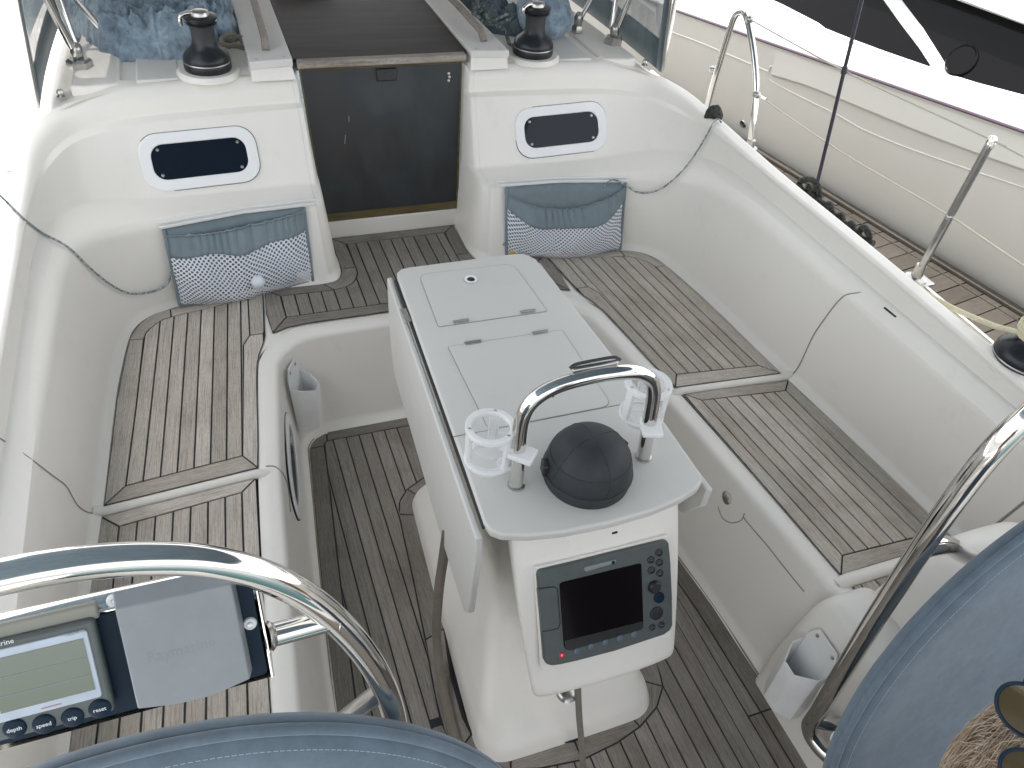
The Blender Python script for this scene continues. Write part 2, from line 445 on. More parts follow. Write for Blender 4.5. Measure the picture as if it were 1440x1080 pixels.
def fillet(pts, radii, n=5):
    out = [pts[0]]
    for i in range(1, len(pts) - 1):
        p = pts[i]; a = pts[i - 1] - p; c = pts[i + 1] - p
        la, lc = a.length, c.length; r = radii[i]
        t = min(r, la * 0.46, lc * 0.46)
        if la < 1e-6 or lc < 1e-6: out += [p] * n; continue
        A = p + a / la * t; C = p + c / lc * t
        for k in range(n):
            s = k / (n - 1); out.append((1 - s) ** 2 * A + 2 * s * (1 - s) * p + s * s * C)
    out.append(pts[-1]); return out
def loft(name, stations, radii, mat, parent=None, sub=8, both=True, n=5, flip=False):
    S = [[Vector(p) for p in s] for s in stations]
    K = len(S[0]); lines = [catmull([s[k] for s in S], sub) for k in range(K)]
    rows = []
    for i in range(len(lines[0])): rows.append(fillet([lines[k][i] for k in range(K)], radii, n))
    V, F = [], []
    def emit(rows, fl):
        base = len(V); w = len(rows[0])
        for r in rows: V.extend(r)
        for i in range(len(rows) - 1):
            for j in range(w - 1):
                q = (base + i * w + j, base + i * w + j + 1, base + (i + 1) * w + j + 1, base + (i + 1) * w + j)
                F.append(q[::-1] if fl else q)
    emit(rows, flip)
    if both: emit([[Vector((-p.x, p.y, p.z)) for p in r] for r in rows], not flip)
    o = mesh_obj(name, V, F, mat, parent, smooth=True)
    bm = bmesh.new(); bm.from_mesh(o.data); bmesh.ops.remove_doubles(bm, verts=bm.verts, dist=0.00005); bm.to_mesh(o.data); bm.free()
    return o
def text_obj(name, s, size, mat, parent, loc, u, w, n, depth=0.0006, align='CENTER'):
    cu = bpy.data.curves.new(name, 'FONT'); cu.body = s; cu.size = size; cu.align_x = align; cu.align_y = 'CENTER'
    cu.extrude = depth; cu.resolution_u = 3
    tmp = bpy.data.objects.new(name, cu)
    me = bpy.data.meshes.new_from_object(tmp); bpy.data.objects.remove(tmp)
    me.materials.clear(); me.materials.append(mat)
    o = bpy.data.objects.new(name, me); col.objects.link(o)
    mt = Matrix.Identity(4)
    for i in range(3): mt[i][0] = u[i]; mt[i][1] = w[i]; mt[i][2] = n[i]; mt[i][3] = loc[i]
    if parent: o.parent = parent
    o.matrix_world = mt
    return o

# ================================================================== SETTING: the yacht's moulding
# stations of the moulding from the companionway jamb round to the stern, starboard half: seat edge, foot, shoulder front, shoulder back, wall top, lip inner, lip, lip back, drop
ST = [
 [(.262,1.200,0),(.263,1.196,.02),(.286,1.215,.285),(.290,1.222,.305),(.304,1.285,.530),(.305,1.286,.545),(.310,1.290,.600),(.312,1.296,.622),(.312,1.33,.622)],
 [(.256,1.08,0),(.262,1.08,.02),(.290,1.09,.285),(.290,1.155,.298),(.306,1.25,.530),(.307,1.262,.545),(.311,1.27,.598),(.320,1.292,.622),(.325,1.33,.622)],
 [(.256,.990,0),(.268,.985,.02),(.300,1.015,.285),(.303,1.100,.296),(.313,1.222,.530),(.315,1.238,.542),(.318,1.250,.595),(.335,1.288,.622),(.335,1.33,.622)],
 [(.276,.915,0),(.300,.925,.02),(.325,.990,.286),(.322,1.095,.297),(.330,1.219,.530),(.332,1.236,.542),(.335,1.249,.595),(.345,1.287,.622),(.345,1.33,.622)],
 [(.340,.890,0),(.345,.903,.02),(.355,.978,.290),(.350,1.094,.298),(.352,1.218,.530),(.354,1.235,.542),(.358,1.248,.595),(.362,1.286,.622),(.362,1.33,.622)],
 [(.560,.896,0),(.560,.910,.02),(.560,.968,.297),(.560,1.090,.300),(.560,1.212,.527),(.562,1.229,.540),(.562,1.243,.592),(.564,1.284,.621),(.564,1.33,.621)],
 [(.800,.872,0),(.800,.885,.02),(.800,.930,.303),(.810,1.078,.306),(.815,1.200,.520),(.818,1.216,.535),(.820,1.234,.586),(.822,1.279,.616),(.822,1.33,.616)],
 [(.880,.855,0),(.892,.866,.02),(.900,.900,.315),(.925,1.062,.320),(.935,1.182,.514),(.938,1.200,.528),(.942,1.222,.576),(.950,1.270,.604),(.955,1.32,.602)],
 [(.945,.820,0),(.960,.832,.02),(.985,.842,.335),(1.030,1.010,.350),(1.045,1.130,.505),(1.050,1.150,.520),(1.065,1.178,.560),(1.090,1.235,.582),(1.12,1.28,.45)],
 [(.985,.770,0),(1.005,.778,.02),(1.045,.770,.355),(1.095,.910,.385),(1.112,1.000,.502),(1.120,1.020,.515),(1.140,1.045,.545),(1.178,1.090,.560),(1.195,1.12,.42)],
 [(1.005,.700,0),(1.030,.700,.02),(1.080,.680,.368),(1.130,.780,.402),(1.148,.830,.498),(1.154,.835,.508),(1.166,.840,.526),(1.208,.850,.536),(1.222,.85,.38)],
 [(1.027,.560,0),(1.052,.560,.02),(1.098,.550,.380),(1.150,.580,.415),(1.164,.600,.494),(1.168,.600,.502),(1.178,.600,.512),(1.218,.600,.520),(1.232,.60,.38)],
 [(1.045,.400,0),(1.070,.400,.02),(1.105,.400,.388),(1.155,.400,.420),(1.170,.400,.490),(1.173,.400,.498),(1.181,.400,.507),(1.222,.400,.513),(1.236,.40,.36)],
 [(1.077,.000,0),(1.102,.000,.02),(1.118,.000,.392),(1.160,.000,.422),(1.176,.000,.488),(1.179,.000,.496),(1.187,.000,.505),(1.228,.000,.509),(1.242,.00,.36)],
 [(1.117,-.40,0),(1.140,-.40,.02),(1.132,-.40,.388),(1.166,-.40,.418),(1.180,-.40,.480),(1.184,-.40,.489),(1.191,-.40,.497),(1.232,-.40,.502),(1.246,-.40,.36)],
 [(1.150,-.80,0),(1.172,-.80,.02),(1.146,-.80,.380),(1.174,-.80,.410),(1.188,-.80,.470),(1.191,-.80,.479),(1.198,-.80,.487),(1.238,-.80,.492),(1.252,-.80,.35)],
 [(1.18,-1.3,0),(1.20,-1.3,.02),(1.165,-1.3,.370),(1.190,-1.3,.400),(1.204,-1.3,.460),(1.207,-1.3,.468),(1.214,-1.3,.475),(1.252,-1.3,.480),(1.265,-1.3,.34)],
 [(1.22,-2.6,0),(1.24,-2.6,.02),(1.20,-2.6,.350),(1.22,-2.6,.380),(1.236,-2.6,.440),(1.239,-2.6,.448),(1.246,-2.6,.455),(1.282,-2.6,.460),(1.295,-2.6,.33)],
]
def sharpen(st):
    out = []
    for p in st:
        q = [list(v) for v in p]
        if q[0][1] < .75:                      # coaming: flat shelf, steep wall, undercut lip
            q[3][0] += .012; q[4][0] += .004; q[4][2] -= .004; q[5][0] -= .004; q[6][0] -= .004
        else:
            q[5][1] += .014; q[5][2] -= .004; q[6][1] += .008; q[3][1] += .004
        out.append([tuple(v) for v in q])
    return out
ST = sharpen(ST)
RAD = [0, .022, .036, .012, .004, .004, .022, .016, 0]
moulding = loft('cockpit_moulding', ST, RAD, M['gel'], sub=6, n=6)
tag(moulding, kind='structure')
# flat tray the teak lies on, starboard + port
A_path = catmull([s[0] for s in ST], 6)
K = [(0,.665),(.30,.665),(.44,.665),(.505,.650),(.550,.612),(.590,.565),(.615,.515),(.634,.40),(.648,.25),(.665,.10),(.676,.03),(.688,-.02),(.718,-.40),(.747,-.77),(.76,-1.0),(.77,-2.5)]
K_path = catmull([(x, y, 0) for x, y in K], 5)
def tray():
    out = [(p.x, p.y) for p in A_path if p.y > -2.5]
    out = [(0, 1.2)] + [(x + .004, y + .004 if y > .85 else y) for x, y in out] + [(1.2, -2.5)]
    inn = [(p.x, p.y) for p in K_path][::-1]
    P = out + inn
    V, F = [], []
    for s in (1, -1):
        b0 = len(V); V += [(s * x, y, -.006) for x, y in P]; f = tuple(range(b0, b0 + len(P))); F.append(f if s == 1 else f[::-1])
    o = mesh_obj('seat_moulding', V, F, M['gel']); bm = bmesh.new(); bm.from_mesh(o.data)
    bmesh.ops.triangulate(bm, faces=bm.faces); bmesh.ops.recalc_face_normals(bm, faces=bm.faces); bm.to_mesh(o.data); bm.free(); return o
tag(tray(), kind='structure')
# footwell liner
FW = [
 [(0,.665,-.006),(0,.640,.000),(0,.600,-.002),(0,.560,-.385),(0,.528,-.402)],
 [(.25,.665,-.006),(.25,.640,.000),(.25,.600,-.002),(.25,.560,-.385),(.25,.528,-.402)],
 [(.40,.665,-.006),(.395,.640,.000),(.385,.598,-.002),(.37,.560,-.385),(.355,.528,-.402)],
 [(.475,.660,-.006),(.462,.634,.000),(.445,.590,-.002),(.42,.554,-.385),(.405,.525,-.402)],
 [(.530,.632,-.006),(.510,.608,.000),(.485,.572,-.002),(.465,.535,-.385),(.440,.512,-.402)],
 [(.575,.585,-.006),(.550,.570,.000),(.520,.540,-.002),(.497,.505,-.385),(.475,.490,-.402)],
 [(.605,.530,-.006),(.582,.522,.000),(.545,.500,-.002),(.517,.470,-.385),(.490,.462,-.402)],
 [(.622,.470,-.006),(.598,.465,.000),(.560,.455,-.002),(.524,.430,-.385),(.496,.425,-.402)],
 [(.650,.250,-.006),(.626,.250,.000),(.586,.250,-.002),(.540,.250,-.385),(.514,.250,-.402)],
 [(.678,.020,-.006),(.654,.020,.000),(.614,.020,-.002),(.564,.020,-.385),(.538,.020,-.402)],
 [(.717,-.40,-.006),(.693,-.40,.000),(.652,-.40,-.002),(.600,-.40,-.385),(.575,-.40,-.402)],
 [(.747,-.77,-.006),(.722,-.77,.000),(.684,-.77,-.002),(.620,-.77,-.385),(.594,-.77,-.402)],
 [(.760,-1.0,-.006),(.735,-1.0,.000),(.700,-1.0,-.002),(.622,-1.0,-.385),(.594,-1.0,-.402)],
 [(.77,-2.6,-.006),(.745,-2.6,.000),(.71,-2.6,-.002),(.63,-2.6,-.385),(.60,-2.6,-.402)],
]
liner = loft('footwell_moulding', FW, [0, .012, .040, .035, 0], M['gel'], sub=5, n=6, flip=True)
tag(liner, kind='structure')
# sill below the washboard
sill = box('companionway_sill', (0, 1.235, .038), (.556, .084, .080), M['gel'], bev=.008); tag(sill, kind='structure')

# ------------------------------------------------------------------ teak laid decks
def bed(name, P, z):
    V = [(x, y, z) for x, y in P]
    o = mesh_obj(name, V, [tuple(range(len(V)))] if poly_area(P) > 0 else [tuple(range(len(V)))[::-1]], M['caulk'])
    bm = bmesh.new(); bm.from_mesh(o.data); bmesh.ops.triangulate(bm, faces=bm.faces); bm.to_mesh(o.data); bm.free()
    tag(o, kind='structure'); return o
def arc(c, r, a0, a1, n=7): return [(c[0] + r * math.cos(math.radians(a0 + (a1 - a0) * i / n)), c[1] + r * math.sin(math.radians(a0 + (a1 - a0) * i / n))) for i in range(n + 1)]
def strips(region, ang, p_off, pitch, z, mat, parent, th=.004):
    # ang: grain direction; strips are bounded by lines parallel to it
    nx, ny = -math.sin(ang), math.cos(ang)
    cs = [p[0] * nx + p[1] * ny for p in region]
    k0 = math.floor((min(cs) - p_off) / pitch); k1 = math.ceil((max(cs) - p_off) / pitch)
    for k in range(k0, k1):
        a = p_off + k * pitch; b2 = a + pitch
        Q = clip(clip(region, (nx, ny), a, False), (nx, ny), b2, True)
        if len(Q) >= 3: plank(Q, z, ang, mat, parent)
ZT = .002
def side_polys(side):
    mp = (lambda P: P) if side > 0 else mirror
    f = lambda P: [(-x, y) for x, y in P] if side < 0 else list(P)
    # ---- forward seat
    out_c = [(.868, .857), (.905, .848), (.940, .825), (.968, .795), (.988, .757), (1.003, .712)]       # outer curve
    in_c = [(.868, .810), (.893, .802), (.915, .785), (.935, .762), (.950, .738), (.958, .708)]
    outl = [(.552, .898), (.700, .884)] + out_c + [(1.024, .56), (1.043, .42), (1.060, .20), (1.077, 0), (.676, .030), (.664, .12), (.650, .25), (.634, .40), (.622, .49), (.606, .55), (.588, .597), (.578, .636)]
    b = bed('seat_caulking', f(outl), -.0015)
    tag(b, ('starboard' if side > 0 else 'port') + ' forward cockpit seat laid with grey weathered teak')
    A = M['teak']
    g = math.atan2(.65, -.066)          # grain direction of the planks, starboard
    ga = g if side > 0 else PI - g
    pl = lambda P, a: plank(f(P), ZT, a if side > 0 else PI - a, A, b)
    pl([(.552, .898), (.700, .884), out_c[0], in_c[0], (.700, .842), (.609, .858)], math.radians(-8))
    pl(out_c + in_c[::-1], math.radians(-45))
    pl([in_c[-1], out_c[-1], (1.024, .56), (1.043, .42), (1.060, .20), (1.077, 0), (1.022, .057), (.988, .38)], g)
    pl([(1.077, 0), (.676, .030), (.712, .088), (1.022, .057)], math.radians(-4))
    pl([(.676, .030), (.664, .12), (.650, .25), (.634, .40), (.622, .49), (.606, .55), (.588, .597), (.583, .643), (.627, .645), (.640, .622), (.653, .598), (.657, .563), (.712, .088)], g)
    pl([(.583, .643), (.578, .66), (.552, .898), (.609, .858), (.627, .645)], math.radians(93))
    region = [(.609, .858), (.700, .842)] + in_c + [(.988, .38), (1.022, .057), (.712, .088), (.657, .563), (.653, .598), (.640, .622), (.627, .645)]
    nx, ny = -math.sin(g), math.cos(g)
    c0 = .712 * nx + .088 * ny; c1 = 1.022 * nx + .057 * ny
    if side > 0: strips(region, g, c1, abs(c1 - c0) / 7, ZT, A, b)
    else:
        R2 = f(region); nx, ny = -math.sin(ga), math.cos(ga)
        c0 = -.712 * nx + .088 * ny; c1 = -1.022 * nx + .057 * ny
        strips(R2, ga, c0, abs(c1 - c0) / 7, ZT, A, b)
    # ---- aft seat
    outl = [(.686, -.008), (1.083, -.038), (1.105, -.24), (1.128, -.50), (1.150, -.772), (.744, -.776), (.718, -.40)]
    b = bed('seat_caulking', f(outl), -.0015)
    tag(b, ('starboard' if side > 0 else 'port') + ' aft cockpit seat laid with grey weathered teak')
    g = math.atan2(.66, -.058); ga = g if side > 0 else PI - g
    pl = lambda P, a: plank(f(P), ZT, a if side > 0 else PI - a, A, b)
    pl([(.686, -.008), (1.083, -.038), (1.040, -.084), (.729, -.051)], math.radians(-5))
    pl([(1.083, -.038), (1.105, -.24), (1.128, -.50), (1.150, -.772), (1.096, -.732), (1.075, -.50), (1.040, -.084)], g)
    pl([(1.150, -.772), (.744, -.776), (.789, -.722), (1.096, -.732)], 0)
    pl([(.744, -.776), (.718, -.40), (.686, -.008), (.729, -.051), (.760, -.40), (.789, -.722)], g)
    region = [(.729, -.051), (1.040, -.084), (1.075, -.50), (1.096, -.732), (.789, -.722), (.760, -.40)]
    nx, ny = -math.sin(ga), math.cos(ga); s = 1 if side > 0 else -1
    c0 = s * .729 * nx - .051 * ny; c1 = s * 1.040 * nx - .084 * ny
    strips(region if side > 0 else f(region), ga, c0, abs(c1 - c0) / 7, ZT, A, b)
    # ridge between the two seats and the one behind the aft seat
    for (x0, y0, x1, y1, w, zt) in ((.664, .008, 1.09, -.022, .014, .010), (.735, -.795, 1.165, -.795, .020, .014)):
        r = tube('seat_ridge', [(side * (x0 - .012), y0, -.012), (side * x0, y0, zt - w), (side * (x0 + .02), y0 - .001, zt - w * .7), (side * (x0 + x1) / 2, (y0 + y1) / 2, zt - w * .7), (side * (x1 - .02), y1, zt - w * .6), (side * (x1 + .012), y1 - .002, zt - w * .1 + .004)], w, M['gel'], seg=12)
        tag(r, kind='structure')
    # teak of the small helm step behind
    outl = [(.752, -.815), (1.155, -.815), (1.17, -1.25), (.765, -1.25)]
    b = bed('step_caulking', f(outl), -.0015)
    tag(b, ('starboard' if side > 0 else 'port') + ' teak step behind the aft cockpit seat')
    strips(f(outl), ga, .01, .0475, ZT, A, b)
side_polys(1); side_polys(-1)
# ---- bridge deck (symmetric)
crv_o = [(.256, .974), (.259, .945), (.270, .920), (.288, .902), (.312, .893), (.338, .890)]
crv_i = [(.199, .970), (.201, .935), (.212, .900), (.235, .868), (.268, .850), (.306, .843)]
bo = [(0, 1.196), (.254, 1.196)] + crv_o + [(.45, .894), (.545, .897), (.560, .76), (.553, .640), (.500, .661), (.43, .668), (0, .668)]
full = bo + [(-x, y) for x, y in bo[::-1] if x > 0]
bd = bed('bridge_deck_caulking', full, -.0015); tag(bd, 'grey teak bridge deck in front of the companionway')
D_ = M['teak_dark']
plank([(-.254, 1.196), (.254, 1.196), (.203, 1.143), (-.203, 1.143)], ZT, 0, D_, bd)
for s in (1, -1):
    f = lambda P: [(s * x, y) for x, y in P]
    plank(f([(.254, 1.196), (.256, .974), (.199, .970), (.203, 1.143)]), ZT, PI / 2, D_, bd)
    plank(f(crv_o + crv_i[::-1]), ZT, s * -PI / 4, D_, bd)
    plank(f([(.338, .890), (.45, .894), (.545, .897), (.497, .848), (.306, .843)]), ZT, 0, D_, bd)
    plank(f([(.545, .897), (.560, .76), (.553, .640), (.496, .718), (.497, .848)]), ZT, PI / 2, D_, bd)
plank([(-.553, .640), (-.500, .661), (-.43, .668), (.43, .668), (.500, .661), (.553, .640), (.496, .718), (-.496, .718)], ZT, 0, D_, bd)
# planks of the bridge deck run fore and aft
regc = [(.203, 1.143)] + crv_i + [(.497, .848), (.496, .718)]
k = 0
for i in range(-11, 12):
    a = -.0235 + (i - .0) * .0472; b2 = a + .0472
    def top(x):
        x = abs(x)
        if x <= .199: return 1.143
        prof = crv_i + [(.497, .848)]
        for j in range(len(prof) - 1):
            if prof[j][0] <= x <= prof[j + 1][0]:
                t = (x - prof[j][0]) / (prof[j + 1][0] - prof[j][0] + 1e-9); return prof[j][1] + t * (prof[j + 1][1] - prof[j][1])
        return .848
    a = max(a, -.4965); b2 = min(b2, .4965)
    if b2 - a < .012: continue
    xs = [a + (b2 - a) * j / 4 for j in range(5)]
    if a < -.199 < b2 or a < .199 < b2: xs = sorted(xs + [(-.199 if a < 0 else .199), (-.2025 if a < 0 else .2025)])
    P = [(a, .718), (b2, .718)] + [(x, top(x)) for x in xs[::-1]]
    plank(P, ZT, PI / 2, D_, bd)

# ---- cockpit sole (symmetric) with the ring round the table pedestal
ZS = -.400
sole_o = [(0, .530), (.418, .530), (.440, .524), (.462, .508), (.480, .488), (.493, .462), (.500, .40), (.512, .28), (.524, .16), (.545, -.05), (.568, -.29), (.590, -.55), (.597, -.90), (.597, -2.4), (0, -2.4)]
marg_i = [(0, .484), (.424, .484), (.434, .476), (.439, .462), (.444, .40), (.455, .28), (.468, .16), (.489, -.05), (.512, -.29), (.534, -.55), (.541, -.90), (.541, -2.4)]
base = mesh_obj('cockpit_sole', [(-.62, .545, -.404), (-.62, -2.6, -.404), (.62, -2.6, -.404), (.62, .545, -.404)], [(0, 1, 2, 3)], M['gel']); tag(base, kind='structure')
sb = bed('sole_caulking', sole_o + [(-x, y) for x, y in sole_o[::-1] if x > 0], ZS - .0022); tag(sb, 'grey teak cockpit sole round the table pedestal')
S_ = M['teak_dark']
PED = [(0, .165), (.080, .164), (.125, .152), (.168, .128), (.194, .095), (.203, .06), (.209, -.06), (.217, -.20), (.236, -.38), (.262, -.54), (.266, -.66), (.258, -.71), (.232, -.745), (.17, -.775), (.10, -.797), (0, -.812)]
RING = [(0, .228), (.09, .226), (.145, .212), (.205, .180), (.243, .135), (.259, .080), (.268, -.02), (.279, -.17), (.301, -.40), (.322, -.58), (.326, -.68), (.308, -.745), (.262, -.795), (.19, -.832), (.11, -.853), (0, -.866)]
plank([(-.418, .530), (.418, .530), (.424, .484), (-.424, .484)], ZS, 0, S_, sb)
for s in (1, -1):
    f = lambda P: [(s * x, y) for x, y in P]
    plank(f([(.418, .530), (.440, .524), (.462, .508), (.480, .488), (.493, .462), (.439, .462), (.434, .476), (.424, .484)]), ZS, s * -PI / 4, S_, sb)
    plank(f([(.493, .462), (.500, .40), (.512, .28), (.524, .16), (.545, -.05), (.568, -.29), (.590, -.55), (.597, -.90), (.541, -.90), (.534, -.55), (.512, -.29), (.489, -.05), (.468, .16), (.455, .28), (.444, .40), (.439, .462)]), ZS, math.radians(90 + s * 5), S_, sb)
    plank(f([(.597, -.90), (.597, -2.4), (.541, -2.4), (.541, -.90)]), ZS, PI / 2, S_, sb)
    # ring pieces
    for a, b2, g in ((0, 3, 0), (3, 5, -PI / 3), (5, 8, PI / 2), (8, 11, PI / 2), (11, 13, PI / 3), (13, 15, 0)):
        P = RING[a:b2 + 1] + PED[a:b2 + 1][::-1]
        plank(f(P), ZS, s * g, S_, sb)
    # straight planks outside the ring, clipped against margin and ring
    def yint(path, x, lo=True):
        ys = []
        for j in range(len(path) - 1):
            x0, x1 = path[j][0], path[j + 1][0]
            if (x0 - x) * (x1 - x) <= 0 and abs(x1 - x0) > 1e-9: ys.append(path[j][1] + (x - x0) / (x1 - x0) * (path[j + 1][1] - path[j][1]))
        return ys
    for i in range(0, 12):
        a = .0235 + (i - 1) * .0475; b2 = a + .0475
        a = max(a, 0.0)
        if a >= .541: break
        b2c = min(b2, .5405)
        xs = [a + (b2c - a) * j / 6 for j in range(7)]
        def topy(x):
            if x <= .424: return .484
            ys = [y for y in yint(marg_i, x)]; return max(ys) if ys else -.9
        def boty_ring(x): return max(yint(RING[:11], x) or [-9])
        def topy_ring(x): return min(yint(RING[10:], x) or [9])
        if b2c <= .3235 or a < .3235:
            # fore piece above the ring and aft piece below it
            xs2 = [x for x in xs if x <= .3235]
            up = [(x, topy(x)) for x in xs2]; dn = [(x, boty_ring(x)) for x in xs2[::-1]]
            if b2c > .3235:
                up = [(x, topy(x)) for x in xs]; dn = [(b2c, -.64)] + [(.3258, -.64)] + dn
            plank(f(up + dn), ZS, PI / 2, S_, sb)
            tp = [(x, topy_ring(x)) for x in xs2]
            if b2c > .3235: tp = tp + [(.3258, -.66), (b2c, -.66)]
            for y0, y1 in ((-1.45, -2.4),):
                plank(f(tp + [(b2c, -2.4), (a, -2.4)]), ZS, PI / 2, S_, sb)
        else:
            up = [(x, topy(x)) for x in xs]
            plank(f(up + [(b2c, -.9 if b2 > .541 else -1.5), (a, -.9 if b2 > .5 else -1.5)]), ZS, PI / 2, S_, sb)
            plank(f([(a, -.9 if b2 > .5 else -1.5), (b2c, -.9 if b2 > .5 else -1.5), (b2c, -2.4), (a, -2.4)]), ZS, PI / 2, S_, sb)

# ------------------------------------------------------------------ coachroof, side decks, topsides
DK = []
for y, xo in ((1.295, 0), (1.6, 0), (2.2, -.02), (3.2, -.10), (5.0, -.35)):
    f0 = 1 if y < 1.3 else 0
    DK.append([(0, y, .640), (.40, y, .630), (.82, y, .616), (1.02 + xo, y - .055 * f0, .590), (1.125 + xo, y - .10 * f0, .560), (1.175 + xo, y - .16 * f0, .460), (1.22 + xo, y - .2 * f0, .445), (1.28 + xo, y - .2 * f0, .435), (1.30 + xo, y - .2 * f0, .436), (1.312 + xo, y - .2 * f0, .41), (1.26 + xo, y - .2 * f0, -1.3)])
deck = loft('coachroof_deck', DK, [0, 0, .02, .04, .06, .03, .04, .01, .01, .02, 0], M['gel'], sub=4, n=4, flip=True)
tag(deck, kind='structure')
SDK = []
for y, xo in ((1.6, 0), (1.1, .0), (.4, .005), (-.4, .012), (-1.3, .03), (-2.6, .06)):
    SDK.append([(1.12 + xo, y, .39), (1.16 + xo, y, .43), (1.25 + xo, y, .435), (1.296 + xo, y, .430), (1.299 + xo, y, .442), (1.312 + xo, y, .442), (1.316 + xo, y, .41), (1.27 + xo, y, -1.3)])
sdk = loft('side_deck', SDK, [0, .01, .02, .005, .004, .004, .02, 0], M['gel'], sub=4, n=4, flip=True)
tag(sdk, kind='structure')
# raised non-skid mouldings on the coachroof
for s in (1, -1):
    def pad(P, z, h, r=.02, mat='gel_dull', name='non_skid_pad', bv=.006):
        Q = [(s * x, y) for x, y in P]
        if s < 0: Q = Q[::-1]
        o = prism(name, Q, z - .02, z + h, M[mat], None, bv, 3); tag(o, kind='structure'); return o
    pad([(.893, 1.30), (1.00, 1.285), (1.045, 1.30), (1.03, 1.6), (1.00, 2.2), (.95, 3.0), (.86, 3.0), (.875, 2.0)], .598, .020, mat='gel', bv=.009)
    pad([(.705, 1.305), (.842, 1.302), (.832, 2.0), (.80, 3.0), (.67, 3.0), (.695, 2.0)], .612, .012, bv=.006)
    lathe('winch_plinth', [(0, .0), (.108, .0), (.106, .010), (.098, .018), (0, .018)], (s * .605, 1.352, .618), M['gel'], None, 40)
    o = bpy.context.scene.collection.objects[-1]; tag(o, kind='structure')
for s in (1, -1):
    pa = [Vector((s * (p.x + .003), p.y + (.002 if p.y > .85 else 0), -.001)) for p in A_path if -.79 < p.y < .99 and p.x > .255]
    o = tube('sealant_bead', pa, .0032, M['stain'], seg=5); tag(o, kind='structure')
    pa = catmull([Vector((s * (x + .002), y + .002, ZS)) for x, y in sole_o[1:-1]], 3)
    o = tube('sealant_bead', pa, .0034, M['stain'], seg=5); tag(o, kind='structure')
# water
w_ = mesh_obj('harbour_water', [(-400, -400, -1.25), (400, -400, -1.25), (400, 400, -1.25), (-400, 400, -1.25)], [(0, 1, 2, 3)], M['water']); tag(w_, kind='structure')

# ================================================================== COMPANIONWAY
wb = empty('companionway_washboard', (0, 1.2, .08))
tag(wb, 'large dark washboard closing the companionway between the two white bulkheads', 'hatch board')
def wpt(u, v, off=0):      # u -1..1 across, v 0..1 up the sloping board
    x = (.272 + (.303 - .272) * v) * u; y = 1.196 + (1.312 - 1.196) * v; z = .078 + (.630 - .078) * v
    n = Vector((0, -.979, .206)); return Vector((x, y, z)) + n * off
def slab(name, q, th, mat, parent, bv=.0):
    V = [p for p in q] + [p - Vector((0, -.979, .206)) * th for p in q]
    F = [(0, 1, 2, 3), (7, 6, 5, 4), (0, 4, 5, 1), (1, 5, 6, 2), (2, 6, 7, 3), (3, 7, 4, 0)]
    bm = bmesh.new(); vs = [bm.verts.new(v) for v in V]
    for f in F: bm.faces.new([vs[i] for i in f])
    o = bm_obj(name, bm, mat, parent)
    if bv: bevel(o, bv)
    return o
def PW(o, parent):         # parent while keeping world place (parents are unrotated empties)
    o.parent = parent; o.matrix_parent_inverse = Matrix.Translation(-Vector(parent.location)); return o
PW(slab('board', [wpt(-1, 0), wpt(1, 0), wpt(1, 1), wpt(-1, 1)], .012, M['washboard'], None), wb)
PW(slab('edge_strip', [wpt(-1, 0, .003), wpt(1, 0, .003), wpt(1, .055, .003), wpt(-1, .055, .003)], .004, M['varnish'], None), wb)
for s in (1, -1):
    q = [wpt(s * .972, .055, .0035), wpt(s * 1.0, .055, .0035), wpt(s * 1.0, 1, .0035), wpt(s * .985, 1, .0035)]
    PW(slab('edge_strip', q if s > 0 else q[::-1], .004, M['varnish'], None), wb)
lk = PW(slab('lock_plate', [wpt(-.09, .905, .008), wpt(.16, .905, .008), wpt(.16, .985, .008), wpt(-.09, .985, .008)], .010, M['black'], None, .004), wb)
PW(lathe('keyhole', [(0, .003), (.0035, .003), (.0045, 0), (0, 0)], wpt(.03, .95, .008), M['rubber'], None, 14, (0, -.979, .206)), wb)
for u, v in ((.83, .93), (.83, .885), (.84, .908), (.60, .13 + .0)):
    PW(lathe('screw_head', [(0, .003), (.0045, .0025), (.006, 0)], wpt(u, v, .0), M['steel'], None, 12, (0, -.979, .206)), wb) if v > .5 else None
for (u0, v0, u1, v1) in ((-.58, .52, -.555, .58), (-.49, .66, -.485, .70)):
    PW(slab('scratch', [wpt(u0, v0, .0015), wpt(u0 + .01, v0, .0015), wpt(u1 + .01, v1, .0015), wpt(u1, v1, .0015)], .001, M['ink_grey'], None), wb)
# sliding hatch
sh = empty('sliding_hatch', (0, 1.28, .645)); tag(sh, 'dark brown sliding hatch with a bleached teak strip along its edge', 'hatch')
bm = bmesh.new(); add_box(bm, (0, 1.296, .656), (.622, .036, .026)); o = bm_obj('teak_strip', bm, M['teak_trim'], None); bevel(o, .006, 3); PW(o, sh)
o = mesh_obj('panel', [(x, y, z + dz) for dz in (0, -.012) for x, y, z in ((-.318, 1.312, .668), (.318, 1.312, .668), (.312, 3.0, .70), (-.312, 3.0, .70))],
             [(0, 1, 2, 3), (7, 6, 5, 4), (0, 4, 5, 1), (1, 5, 6, 2), (2, 6, 7, 3), (3, 7, 4, 0)], M['hatch']); PW(o, sh)
o = box('back_edge', (0, 1.31, .640), (.60, .03, .016), M['varnish']); PW(o, sh)
